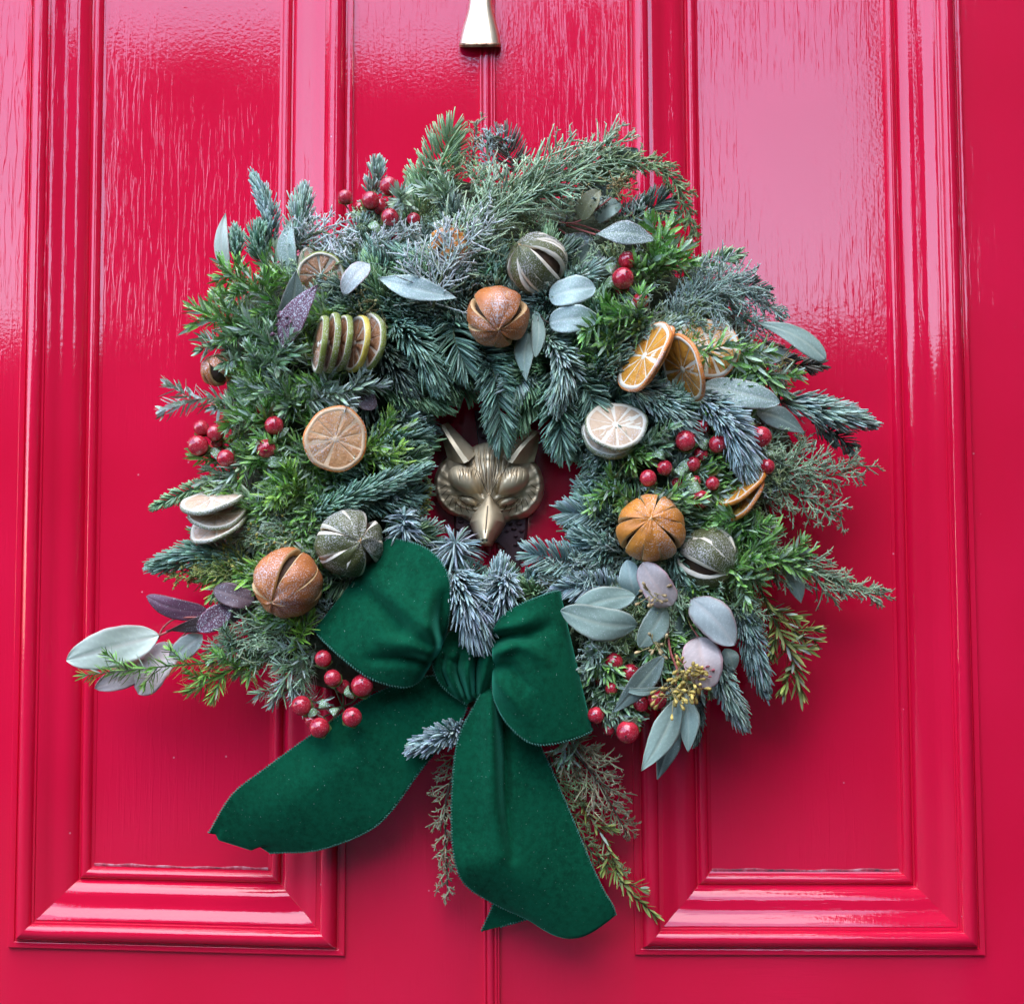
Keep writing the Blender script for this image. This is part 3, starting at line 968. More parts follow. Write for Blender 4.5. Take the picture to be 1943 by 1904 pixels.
def juniper_twigs(acc, path, Lpx, tone, dens=0.11, ang=42, depth=2, rad=1.5, curl=0.25):
    """thin scaly branchlets on both sides of the path, branching again"""
    n = len(path)
    Ls = np.linalg.norm(np.diff(path, axis=0), axis=1).sum()
    T, Nv, S = frame(path)
    k = max(3, int(dens * Ls / PX))
    O, D, C, L, W, K = [], [], [], [], [], []
    todo = []
    for q in range(k):
        s = (q + 0.3 + 0.5 * rng.random()) / k
        i = min(n - 1, int(s * (n - 1)))
        sg = 1 if q % 2 else -1
        a_ = R(ang) + R(9) * rng.standard_normal()
        side_ = norm(S[i] * sg + Nv[i] * 0.55 * rng.standard_normal())
        d_ = norm(math.cos(a_) * T[i] + math.sin(a_) * side_)
        c_ = norm(T[i] * 0.8 - side_ * 0.3 + 0.5 * rng.standard_normal(3))
        ln = Lpx * PX * (1.05 - 0.62 * s) * (1 + 0.2 * rng.standard_normal())
        ln = max(ln, 6 * PX)
        kk = curl * (1 + 0.6 * rng.standard_normal())
        O.append(path[i]); D.append(d_); C.append(norm(c_ - (c_ @ d_) * d_)); L.append(ln); K.append(kk)
        if depth > 0 and ln > 14 * PX:
            tt = np.linspace(0, 1, 8)[:, None]
            todo.append((path[i] + ln * (tt * d_ + kk * tt ** 2 * C[-1]), ln / PX))
    k = len(O)
    O, D, C = np.array(O), np.array(D), np.array(C)
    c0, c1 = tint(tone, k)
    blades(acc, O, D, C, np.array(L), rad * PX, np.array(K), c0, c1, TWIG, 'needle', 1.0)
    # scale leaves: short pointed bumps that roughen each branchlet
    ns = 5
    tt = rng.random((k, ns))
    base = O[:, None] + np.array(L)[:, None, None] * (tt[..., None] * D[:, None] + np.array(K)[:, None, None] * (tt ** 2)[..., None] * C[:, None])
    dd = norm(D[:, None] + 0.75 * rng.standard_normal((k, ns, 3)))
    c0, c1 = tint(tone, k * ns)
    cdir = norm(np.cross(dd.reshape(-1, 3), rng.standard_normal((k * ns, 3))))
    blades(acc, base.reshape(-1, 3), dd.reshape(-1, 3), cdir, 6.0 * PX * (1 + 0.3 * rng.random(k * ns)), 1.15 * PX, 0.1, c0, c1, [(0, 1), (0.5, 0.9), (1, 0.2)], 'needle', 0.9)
    for p_, l_ in todo:
        juniper_twigs(acc, p_, l_ * 0.62, tone, max(0.11, 3.2 / l_), ang, depth - 1, rad * 0.92, curl)


def juniper(pts, Lpx, tone, label, dens=0.11, ang=42, mat='fol', depth=1, curl=0.25, rad=1.5, stem='bark_green', buds=0):
    root = thing('juniper_sprig', label, 'juniper sprig', P(*pts[0]), 'thin scaly evergreen sprigs')
    path = px_path(pts, 30)
    a = Acc()
    juniper_twigs(a, path, Lpx, tone, dens, ang, depth, rad, curl)
    a.build('branchlets', mat, root)
    tv, tf = tube(path, np.linspace(3.0, 1.3, 30) * PX, 6)
    mesh_obj('stem', tv, tf, MAT[stem], root)
    if buds:
        ends = np.vstack(a.V)
        pick = ends[rng.integers(0, len(ends), buds)]
        b_ = Acc()
        d_ = norm(rng.standard_normal((buds, 3)) + VIEW)
        c_ = norm(np.cross(d_, rng.standard_normal((buds, 3))))
        n_ = buds
        cc = np.array([0.42, 0.36, 0.09]) * (1 + 0.2 * rng.standard_normal((n_, 1)))
        blades(b_, pick, d_, c_, 7 * PX, 2.3 * PX, 0.05, cc, cc, [(0, 0.5), (0.3, 1), (0.7, 0.9), (1, 0.2)], 'needle', 1.0)
        b_.build('buds', 'seed', root)
    return root


# ------------------------------------------------------------------ foliage materials
def foliage(name, frost=0.0, rough=0.5, scale=700, spec=0.35):
    m, t, b = new_mat(name)
    at = t.nodes.new('ShaderNodeAttribute'); at.attribute_name = 'tint'
    c = at.outputs['Color']
    if frost:
        f = ramp(t, noise(t, scale, 1, 0.7), [(0.70 - 0.30 * frost, 0.0), (0.86 - 0.30 * frost, 0.85)])
        c = mixc(t, f, c, (0.62, 0.66, 0.68))
    t.links.new(c, b.inputs['Base Color'])
    b.inputs['Roughness'].default_value = rough
    b.inputs['Specular IOR Level'].default_value = spec
    return m


MAT['fol'] = foliage('needle_foliage', 0.22)
MAT['fol0'] = foliage('clean_foliage', 0.0)
MAT['fol2'] = foliage('frosted_foliage', 0.45, 0.38, 620, 0.5)
MAT['fol3'] = foliage('snowy_foliage', 0.75, 0.6, 520)
MAT['leaf'] = foliage('waxy_leaf', 0.22, 0.45, 900)
MAT['leaf2'] = foliage('frosted_leaf', 0.62, 0.5, 800)
MAT['seed'] = foliage('seed_capsules', 0.0, 0.45)
MAT['bark'] = simple('brown_bark', (0.075, 0.05, 0.035), 0.8, vary=0.3)
MAT['bark_green'] = simple('green_bark', (0.13, 0.16, 0.07), 0.7, vary=0.3)
MAT['bark_red'] = simple('red_stem', (0.42, 0.11, 0.09), 0.5, vary=0.2)
MAT['moss'] = simple('dark_moss', (0.045, 0.060, 0.028), 0.95, bumpy=(90, 1.0, 0.006), vary=0.4)

# ------------------------------------------------------------------ wreath body
wreath = thing('wreath', 'round evergreen Christmas wreath of mixed greenery hanging on the red door', 'wreath', P(950, 935, 0))
OUT = [(800, 270), (870, 240), (960, 258), (1080, 260), (1180, 285), (1240, 335), (1270, 400), (1310, 460), (1385, 495), (1440, 555), (1470, 610), (1510, 670), (1500, 740), (1560, 795),
       (1580, 835), (1550, 880), (1520, 960), (1515, 1060), (1490, 1130), (1465, 1210), (1395, 1270), (1320, 1330), (1210, 1390), (1160, 1440), (1090, 1440), (1000, 1400), (850, 1400), (720, 1365),
       (590, 1350), (490, 1315), (420, 1280), (400, 1230), (410, 1180), (340, 1110), (330, 1060), (385, 1000), (392, 920), (372, 850), (372, 700), (382, 600), (430, 515), (470, 460),
       (560, 410), (640, 380), (720, 335)]
INN = [(850, 745), (800, 800), (792, 880), (796, 960), (825, 1020), (900, 1068), (1000, 1078), (1085, 1020), (1112, 960), (1135, 900), (1100, 845), (1040, 830), (960, 800), (900, 745)]
WC = np.array([950.0, 930.0])


def polar(poly):
    p = np.array(poly, float) - WC
    a = np.arctan2(p[:, 1], p[:, 0]); r = np.hypot(p[:, 0], p[:, 1])
    o = np.argsort(a)
    a, r = a[o], r[o]
    return lambda th: np.interp((th + math.pi) % (2 * math.pi) - math.pi, np.r_[a[-1] - 2 * math.pi, a, a[0] + 2 * math.pi], np.r_[r[-1], r, r[0]])


r_out, r_in = polar(OUT), polar(INN)
nth, nph = 120, 18
V = []
for i in range(nth):
    th = 2 * math.pi * i / nth
    ri, ro = float(r_in(th)) + 22, min(float(r_out(th)) - 65, float(r_in(th)) + 430)
    for j in range(nph):
        ph = 2 * math.pi * j / (nph - 1)
        rr_ = (ri + ro) / 2 + (ro - ri) / 2 * math.cos(ph) * (1 + 0.05 * math.sin(9 * th + 2 * ph))
        d = 28 + 24 * math.sin(ph) + 3 * math.sin(13 * th + 3 * ph)
        V.append(tuple(P(WC[0] + rr_ * math.cos(th), WC[1] + rr_ * math.sin(th), max(2, d))))
mesh_obj('moss_ring', V, grid_faces(nth, nph, True), MAT['moss'], wreath)

fa, ya, ja = Acc(), Acc(), Acc()


def zone(th, f):
    """what grows where: angle from the middle (0 = right, 90 = down), f = 0 inner edge .. 1 outer edge"""
    a = math.degrees(th) % 360
    if 150 < a < 228:
        return 'yew' if f > 0.28 else 'fir'
    if 228 <= a < 262:
        return 'jun' if f > 0.7 else 'fir'
    if 262 <= a < 318:
        return 'jun' if f > 0.62 else 'fir'
    if a >= 318 or a < 30:
        return ('jun' if f > 0.72 else 'yew' if f > 0.45 else 'fir')
    if a < 62:
        return 'yew' if f > 0.55 else 'jun'
    if a < 100:
        return 'yewd' if f > 0.45 else 'fir'
    return 'fine' if f > 0.3 else 'fir'


for k in range(700):
    th = 2 * math.pi * (k + rng.random()) / 700
    f = rng.random()
    ri, ro = float(r_in(th)), float(r_out(th))
    r0 = ri + (ro - ri) * (0.06 + 0.74 * f)
    sgn = -1 if f < 0.2 else 1
    er = np.array([math.cos(th), math.sin(th)]); et = np.array([-er[1], er[0]])
    d2 = er * sgn * rng.uniform(0.5, 1.0) + et * rng.normal(0.0, 0.7)
    d2 /= np.hypot(*d2)
    ln = rng.uniform(65, 105)
    room = (ro - r0) if sgn > 0 else (r0 - ri)
    ln = min(ln, max(45, room * 1.05))
    p0 = WC + er * r0; p1 = p0 + d2 * ln
    core = math.sin(math.pi * min(1, max(0, (r0 - ri) / (ro - ri))))
    d0 = 26 + 44 * core + rng.normal(0, 4)
    path = px_path([(p0[0], p0[1], d0), ((p0[0] + p1[0]) / 2, (p0[1] + p1[1]) / 2, d0 + 13), (p1[0], p1[1], d0 + rng.uniform(0, 12))], 14)
    if 800 < p1[0] < 960 and p1[1] > 1165 or 800 < p0[0] < 960 and p0[1] > 1165:
        continue
    if any((925 < q[0] < 1090 and 1130 < q[1] < 1420) or (595 < q[0] < 855 and 1045 < q[1] < 1300) and q[0] + q[1] > 1780 for q in (p0, p1)):
        continue
    if any(660 < q[0] < 900 and 1270 < q[1] for q in (p0, p1)):
        continue
    if 840 < p1[0] < 1060 and 760 < p1[1] < 1090:
        continue
    z = zone(th, f)
    if z == 'fir':
        fir_needles(fa, path, rng.uniform(28, 36), 'brush' if rng.random() < 0.5 else 'flat', random.choice(['teal', 'green', 'teal', 'blue', 'dark']), 1.1)
    elif z in ('yew', 'yewd'):
        yew_leaves(ya, path, rng.uniform(24, 32), random.choice(['leafy', 'lime', 'leafy', 'pale']) if z == 'yew' else 'green', 0.55, 60, 2.6, 0.30)
        q = path[6:] + norm(np.array([d2[1], 0, d2[0]])) * 0.008
        yew_leaves(ya, q, rng.uniform(22, 28), 'leafy' if z == 'yew' else 'green', 0.6, 60, 2.4, 0.30)
    elif z == 'fine':
        yew_leaves(ya, path, rng.uniform(22, 30), 'green', 0.9, 62, 1.5, 0.35)
    else:
        juniper_twigs(ja, path, 42, random.choice(['juni', 'junib', 'junig']), 0.10, 42, 1)
fa.build('fir_needles', 'fol', wreath)
ya.build('evergreen_leaves', 'fol2', wreath)
ja.build('juniper_branchlets', 'fol', wreath)

# ------------------------------------------------------------------ fruit
def fruit_mat(name, c_lo, c_hi, frost, rough=0.55, bs=0.5, fscale=800):
    m, t, b = new_mat(name)
    c = ramp(t, noise(t, 70, 3, 0.65), [(0.3, c_lo), (0.7, c_hi)])
    if frost:
        f1 = noise(t, fscale, 1, 0.8)
        f2 = noise(t, 26, 1, 0.5)
        mu = t.nodes.new('ShaderNodeMath'); mu.operation = 'MULTIPLY_ADD'
        t.links.new(f2, mu.inputs[0]); mu.inputs[1].default_value = 0.6; t.links.new(f1, mu.inputs[2])
        f = ramp(t, mu.outputs[0], [(0.96 - 0.2 * frost, 0.0), (1.2 - 0.2 * frost, 0.7)])
        c = mixc(t, f, c, (0.66, 0.62, 0.62))
    t.links.new(c, b.inputs['Base Color'])
    b.inputs['Roughness'].default_value = rough
    bump(t, b, noise(t, 230, 2, 0.6), bs, 0.0012)
    return m


MAT['opeel'] = fruit_mat('dried_orange_peel', (0.36, 0.10, 0.020), (0.56, 0.18, 0.042), 0.6, 0.42)
MAT['opeel2'] = fruit_mat('bright_dried_orange_peel', (0.50, 0.155, 0.016), (0.68, 0.25, 0.032), 0.4, 0.42)
MAT['lpeel'] = fruit_mat('dried_lime_peel', (0.052, 0.058, 0.014), (0.105, 0.11, 0.026), 0.85)
MAT['pith'] = fruit_mat('cream_pith', (0.66, 0.57, 0.42), (0.80, 0.74, 0.62), 0.0, 0.7, 0.3)
MAT['opith'] = fruit_mat('tan_orange_pith', (0.50, 0.29, 0.12), (0.66, 0.44, 0.22), 0.0, 0.7, 0.3)
MAT['pith_p'] = fruit_mat('peach_membrane', (0.62, 0.40, 0.22), (0.72, 0.52, 0.32), 0.3, 0.6, 0.4)
MAT['hollow'] = fruit_mat('dark_dried_flesh', (0.030, 0.014, 0.008), (0.09, 0.045, 0.02), 0.0, 0.8, 0.8)
MAT['flesh_o'] = fruit_mat('dried_orange_flesh', (0.56, 0.20, 0.022), (0.72, 0.36, 0.06), 0.30, 0.35, 0.9)
MAT['flesh_p'] = fruit_mat('pale_dried_orange_flesh', (0.50, 0.22, 0.085), (0.62, 0.33, 0.14), 0.5, 0.45, 0.8)
MAT['flesh_l'] = fruit_mat('brown_dried_lime_flesh', (0.30, 0.13, 0.055), (0.48, 0.25, 0.12), 0.30, 0.45, 0.9)
MAT['flesh_pale'] = fruit_mat('pale_dried_lime_flesh', (0.50, 0.33, 0.20), (0.62, 0.45, 0.30), 0.4, 0.5, 0.7)
MAT['rind_o'] = fruit_mat('orange_rind', (0.60, 0.16, 0.022), (0.74, 0.28, 0.055), 0.55)
MAT['rind_l'] = fruit_mat('green_lime_rind', (0.13, 0.17, 0.022), (0.27, 0.30, 0.05), 0.45)
MAT['rind_y'] = fruit_mat('yellow_rind', (0.55, 0.40, 0.04), (0.70, 0.55, 0.10), 0.45)
MAT['rind_d'] = fruit_mat('grey_green_rind', (0.10, 0.12, 0.04), (0.22, 0.24, 0.12), 0.9)


def basis(n):
    n = norm(np.array(n, float))
    up = np.array([0.0, 0.0, 1.0]) if abs(n[2]) < 0.9 else np.array([0.0, -1.0, 0.0])
    e1 = norm(np.cross(up, n)); e2 = np.cross(n, e1)
    return e1, e2, n


def V3(v):
    """view-style direction (right, up, towards the viewer) to world"""
    return np.array([v[0], -v[2], v[1]], float)


def whole_fruit(kind, x, y, d, Rpx, axis, label, nseg=8, gap=0.11, rot=0.0, name=None, squash=0.93, peel=None, flute=0.045):
    c = np.array(P(x, y, d)); Rm = Rpx * PX * (1 - d / 1290.0)
    e1, e2, n = basis(V3(axis))
    orange = kind == 'orange'
    root = thing('dried_orange' if orange else 'dried_lime', label, 'dried fruit', tuple(c), 'whole dried fruits with slits')
    rs = np.random.default_rng(int(x * 7 + y))
    nlat, nlon = 30, 11
    lat = np.linspace(-math.pi / 2 + 0.03, math.pi / 2 - 0.03, nlat)
    VO, FO, VW, FW = [], [], [], []
    for k in range(nseg):
        mid = rot + 2 * math.pi * (k + 0.16 * rs.standard_normal()) / nseg
        gk0, gk1 = gap * (1 + 0.4 * rs.standard_normal()), gap * (1 + 0.4 * rs.standard_normal())
        g = np.clip(1 - (np.abs(lat + 0.05) / 1.12) ** 2.2, 0, 1) ** 0.75
        a0 = mid - math.pi / nseg * np.ones(nlat) + gk0 * g
        a1 = mid + math.pi / nseg * np.ones(nlat) - gk1 * g
        off = len(VO)
        for i in range(nlat):
            for j in range(nlon):
                u = j / (nlon - 1)
                lo = a0[i] * (1 - u) + a1[i] * u
                r_ = Rm * (1 + flute * (math.sin(math.pi * u) - 0.6) * g[i] + 0.022 * math.sin(3 * lo + 2.3 * lat[i] + x) + 0.014 * math.sin(7 * lo - 5 * lat[i] + k) + 0.010 * rs.standard_normal() * 0.5)
                cl = math.cos(lat[i]) * r_
                VO.append(c + e1 * cl * math.cos(lo) + e2 * cl * math.sin(lo) + n * r_ * squash * math.sin(lat[i]))
        FO.append(grid_faces(nlat, nlon, off=off)[:, ::-1])
        for aa, j in ((a0, 0), (a1, nlon - 1)):
            off = len(VW)
            sg = 1 if j == 0 else -1
            for i in range(nlat):
                if g[i] < 0.01:
                    gi = 0.0
                else:
                    gi = 1.0
                p = VO[k * nlat * nlon + i * nlon + j]
                dr = norm(p - c)
                lon = norm(-e1 * math.sin(aa[i]) + e2 * math.cos(aa[i]))
                lip = (0.06 if orange else 0.2) * Rm * g[i]
                VW.append(p + dr * 0.002 * Rm)
                VW.append(p - lon * sg * lip * 0.55 - dr * 0.02 * Rm)
                VW.append(p - lon * sg * lip * 0.6 - dr * 0.10 * Rm * max(g[i], 0.3))
                VW.append(p + lon * sg * lip * 0.3 - dr * 0.20 * Rm)
            fw = grid_faces(nlat, 4, off=off)
            FW.append(fw if j else fw[:, ::-1])
    pl = mesh_obj('peel', np.array(VO), np.vstack(FO), MAT[peel or ('opeel' if orange else 'lpeel')], root)
    mesh_obj('pith', np.array(VW), np.vstack(FW), MAT['opith' if orange else 'pith'], pl)
    th = np.linspace(0, math.pi, 14); ph = np.linspace(0, 2 * math.pi, 24, endpoint=False)
    V = [c + 0.80 * Rm * (e1 * math.sin(a) * math.cos(p) + e2 * math.sin(a) * math.sin(p) + n * squash * math.cos(a)) for p in ph for a in th]
    mesh_obj('flesh', np.array(V), grid_faces(24, 14, True), MAT['hollow'], root)
    for sg in (1, -1):
        V = []
        for q in range(10):
            a = 2 * math.pi * q / 10
            r_ = Rm * (0.06 if q % 2 else 0.10)
            V.append(c + n * sg * Rm * squash * 0.985 + r_ * (e1 * math.cos(a) + e2 * math.sin(a)))
        V.append(c + n * sg * Rm * squash * 1.02)
        F = [(q, (q + 1) % 10, 10) if sg > 0 else ((q + 1) % 10, q, 10) for q in range(10)]
        mesh_obj('stem_end', np.array(V), F, MAT['opith'], pl, smooth=False)
    return root


def fruit_slice(kind, x, y, d, Rpx, normal, label, thick=9, nseg=10, warp=0.0, rot=0.0, oval=1.0, bite=None, flesh=None, rind=None, group='dried citrus slices', e1=None, pith='pith', wavy=1.0):
    c = np.array(P(x, y, d)); Rm = Rpx * PX * (1 - d / 1290.0); th = thick * PX * 0.36; warp = warp + 0.05
    a1, a2, n = basis(V3(normal))
    if e1 is not None:
        a1 = V3(e1) - (V3(e1) @ n) * n; a1 = norm(a1); a2 = np.cross(n, a1)
    root = thing('orange_slice' if kind == 'orange' else 'lime_slice', label, 'fruit slice', tuple(c), group)
    ph0 = rng.random() * 6

    def put(r, a, z):
        rr_ = Rm * r * (1 + 0.030 * math.sin(2 * a + ph0) + 0.022 * math.sin(3 * a + 2 * ph0) + 0.012 * math.sin(7 * a + ph0))
        u, v = rr_ * math.cos(a), rr_ * math.sin(a) * oval
        w_ = wavy * warp * Rm * ((u / Rm) ** 2 - (v / Rm) ** 2) + wavy * (0.05 * math.sin(2 * a + ph0) + 0.04 * math.sin(3 * a + 2 * ph0)) * Rm * r * r
        return c + a1 * u + a2 * v + n * (z + w_)

    na = 56
    full = [2 * math.pi * k / na for k in range(na)]
    rp = [(0.95, -th * 0.98), (0.985, -th * 0.85), (1.0, -th * 0.3), (1.0, th * 0.3), (0.985, th * 0.85), (0.95, th * 0.98)]
    mesh_obj('rind', np.array([put(r, a, z) for a in full for r, z in rp]), grid_faces(na, len(rp), True), MAT[rind or ('rind_o' if kind == 'orange' else 'rind_l')], root)
    pr = [(0.0, -th * 0.55), (0.84, -th * 0.6), (0.87, -th), (0.95, -th), (0.95, th), (0.87, th), (0.84, th * 0.6), (0.11, th * 0.62), (0.08, th * 0.9), (0.0, th * 0.92)]
    mesh_obj('pith', np.array([put(r, a, z) for a in full for r, z in pr]), grid_faces(na, len(pr), True), MAT[pith], root)
    fm = MAT[flesh or ('flesh_o' if kind == 'orange' else 'flesh_l')]
    for k in range(nseg):
        b0 = rot + 2 * math.pi * k / nseg + 0.035; b1 = rot + 2 * math.pi * (k + 1) / nseg - 0.035
        b0 += 0.045 * rng.standard_normal() + 0.02; b1 += 0.045 * rng.standard_normal() - 0.02
        V, nr, nb = [], 6, 7
        for sgn in (1, -1):
            for i in range(nr):
                for j in range(nb):
                    r_ = 0.10 + (0.845 - 0.10) * i / (nr - 1)
                    u = j / (nb - 1)
                    am = (b0 + b1) / 2; hw = (b1 - b0) / 2
                    ax = am + hw * (2 * u - 1) * min(1.0, 0.75 + 0.5 * i / (nr - 1))
                    edge = 1.0 if 0 < i < nr - 1 and 0 < j < nb - 1 else 0.0
                    z = th * (0.66 + edge * (0.02 + 0.40 * rng.random()))
                    V.append(put(r_, ax, sgn * z))
        F = np.vstack([grid_faces(nr, nb), grid_faces(nr, nb, off=nr * nb)[:, ::-1]])
        mesh_obj('segment', np.array(V), F, fm, root)
    return root


whole_fruit('orange', 944, 601, 100, 60, (0.05, -0.62, 0.78), 'round copper dried orange with slits below the top lime', 9, 0.058, 0.2, flute=0.015)
whole_fruit('orange', 546, 1105, 100, 67, (-0.35, -0.60, 0.72), 'dried orange with two long slits left of the bow', 8, 0.06, 0.72, flute=0.012)
whole_fruit('orange', 1235, 1002, 100, 65, (-0.10, 0.25, 0.96), 'bright dried orange with star of slits on the right', 10, 0.065, 0.3, peel='opeel2', flute=0.02)
whole_fruit('orange', 858, 468, 90, 46, (0.2, 0.3, 0.9), 'dried orange half hidden under frosted juniper at the top', 8, 0.16, 0.3, peel='opeel2')
whole_fruit('orange', 412, 702, 66, 32, (-0.4, 0.5, 0.7), 'small brown dried orange buried in the left greenery', 7, 0.2, 0.4)
whole_fruit('lime', 1019, 500, 92, 60, (-0.62, 0.50, 0.60), 'dark dried lime with pale slits above the copper orange', 9, 0.17, 0.1, flute=0.02)
whole_fruit('lime', 664, 1030, 88, 65, (0.42, 0.02, 0.90), 'frosted dried lime with pale slits above the left bow loop', 7, 0.18, 0.5, flute=0.015)
whole_fruit('lime', 1343, 1058, 84, 60, (0.75, -0.45, 0.45), 'frosted dried lime beside the bright orange on the right', 6, 0.20, 0.95, flute=0.015)

# the row of lime slices seen nearly edge on
G5 = 'lime slices threaded in a row'
for k, (x, y, rr_, nx, rd, lab) in enumerate([
        (608, 654, 58, 0.95, 'rind_l', 'leftmost lime slice of the row, its pale face turned left'),
        (628, 652, 57, 0.93, 'rind_l', 'second lime slice from the left in the threaded row'),
        (648, 650, 56, 0.90, 'rind_l', 'third lime slice from the left in the threaded row'),
        (676, 652, 57, 0.86, 'rind_y', 'yellow rimmed citrus slice in the threaded row'),
        (697, 649, 57, 0.74, 'rind_l', 'rightmost lime slice of the row, brown flesh facing out')]):
    fruit_slice('lime', x, y, 100 - 2 * k, rr_, (-nx, 0.10, math.sqrt(1 - nx * nx)), lab, 15, 9, 0.04, 0.2 * k, rind=rd, group=G5, wavy=0.2)
fruit_slice('lime', 610, 522, 82, 46, (0.05, -0.28, 0.95), 'dried lime slice with brown flesh under the purple leaf tip', 20, 9, 0.0, 0.3)
fruit_slice('lime', 608, 506, 74, 46, (0.02, 0.15, 0.98), 'frosted lime slice tucked behind another at the upper left', 12, 9, 0.0, 0.1, rind='rind_d')
fruit_slice('orange', 637, 833, 100, 62, (0.10, -0.10, 0.98), 'flat pale orange slice with a slit, left of the knocker', 9, 12, 0.03, 0.2, flesh='flesh_p', pith='pith_p')
G6 = 'stacked pale slices at the left edge'
fruit_slice('lime', 404, 948, 82, 62, (-0.14, 0.88, 0.44), 'top pale lime slice of the stack at the left edge', 12, 10, 0.0, 0.0, flesh='flesh_pale', rind='rind_d', group=G6)
fruit_slice('lime', 412, 976, 80, 54, (0.0, 0.86, 0.50), 'middle pale slice of the stack at the left edge', 8, 10, 0.0, 0.4, flesh='flesh_pale', rind='rind_d', group=G6)
fruit_slice('lime', 414, 996, 76, 60, (-0.26, 0.80, 0.52), 'lowest pale lime slice of the stack at the left edge', 9, 10, 0.0, 0.2, flesh='flesh_pale', rind='rind_d', group=G6)
G7 = 'orange slices at the upper right'
fruit_slice('orange', 1224, 676, 104, 74, (-0.78, 0.42, 0.46), 'leftmost orange slice of three at the upper right, seen at a slant', 10, 11, 0.05, 0.1, group=G7)
fruit_slice('orange', 1232, 674, 94, 72, (-0.78, 0.42, 0.46), 'orange slice lying right behind the leftmost of three', 8, 11, 0.05, 0.3, group=G7)
fruit_slice('orange', 1297, 700, 100, 66, (-0.84, -0.35, 0.42), 'narrow slanted orange slice between the two larger ones', 11, 11, 0.06, 0.2, group=G7)
fruit_slice('orange', 1343, 660, 86, 62, (0.06, 0.14, 0.98), 'round orange slice facing out behind green leaves', 10, 11, 0.03, 0.0, flesh='flesh_o', group=G7)
fruit_slice('lime', 1168, 806, 92, 59, (0.02, 0.52, 0.85), 'pale lime slice with white centre right of the knocker', 8, 10, 0.0, 0.2, flesh='flesh_pale', rind='rind_d', e1=(1, 0.2, 0))
fruit_slice('lime', 1160, 822, 80, 57, (0.0, 0.5, 0.86), 'frosted lime slice under the white centred one', 16, 10, 0.0, 0.5, flesh='flesh_pale', rind='rind_d')
G8 = 'orange slices seen edge on at the right'
fruit_slice('orange', 1408, 926, 88, 52, (-0.58, 0.76, 0.28), 'bright orange slice seen edge on, upper of the pair', 10, 10, 0.0, 0.2, rind='opeel2', group=G8, wavy=0.45)
fruit_slice('orange', 1410, 942, 84, 54, (-0.76, 0.52, 0.36), 'red rimmed orange slice seen edge on, lower of the pair', 10, 10, 0.0, 0.2, group=G8, wavy=0.45)

# ------------------------------------------------------------------ berries
m, t, b = new_mat('red_berry')
tc = t.nodes.new('ShaderNodeTexCoord')
c = ramp(t, noise(t, 1.3, 2), [(0.3, (0.36, 0.005, 0.020)), (0.7, (0.64, 0.030, 0.052))])
f = ramp(t, noise(t, 7, 3, 0.85), [(0.56, 0.0), (0.76, 0.6)])
t.links.new(mixc(t, f, c, (0.72, 0.55, 0.58)), b.inputs['Base Color'])
b.inputs['Roughness'].default_value = 0.12
b.inputs['IOR'].default_value = 1.7
MAT['berry'] = m
MAT['sepal'] = simple('green_sepal', (0.16, 0.25, 0.07), 0.5)
MAT['tip'] = simple('berry_tip', (0.05, 0.02, 0.015), 0.7)

th = np.linspace(0.0, math.pi, 13); ph = np.linspace(0, 2 * math.pi, 20, endpoint=False)
BV = np.array([(math.sin(a) * math.cos(p) * (1 + 0.05 * math.sin(a)), math.sin(a) * math.sin(p) * (1 + 0.05 * math.sin(a)), 1.08 * math.cos(a)) for p in ph for a in th])
bm_ = mesh_obj('berry', BV, grid_faces(20, 13, True), MAT['berry'])
berry_me = bm_.data
bpy.data.objects.remove(bm_)
V, F = [], []
for q in range(5):
    a0 = 2 * math.pi * q / 5
    off = len(V)
    for i in range(5):
        s = i / 4
        z = -1.02 + 0.42 * s ** 2 - 0.1 * s
        r_ = 0.25 + 1.05 * s
        wd = 0.62 * math.sin(math.pi * min(0.97, 0.16 + 0.84 * s)) + 0.04
        for j in (-1, 0, 1):
            ca, sa = math.cos(a0), math.sin(a0)
            V.append((r_ * ca - j * wd * sa, r_ * sa + j * wd * ca, z - (0.10 if j == 0 else 0)))
    F += [tuple(f) for f in grid_faces(5, 3, off=off)]
cm_ = mesh_obj('calyx', V, F, MAT['sepal'])
calyx_me = cm_.data
bpy.data.objects.remove(cm_)
V = [(0.13 * math.cos(a) * (1 if q % 2 else 0.5), 0.13 * math.sin(a) * (1 if q % 2 else 0.5), 1.085) for q, a in enumerate(np.linspace(0, 2 * math.pi, 10, endpoint=False))] + [(0, 0, 1.16)]
tm_ = mesh_obj('tip', V, [(q, (q + 1) % 10, 10) for q in range(10)], MAT['tip'])
tip_me = tm_.data
bpy.data.objects.remove(tm_)


def place(me, name, parent, loc, rot, sc):
    o = bpy.data.objects.new(name, me)
    o.location = loc
    o.rotation_euler = rot
    o.scale = (sc, sc, sc)
    return link(o, parent)


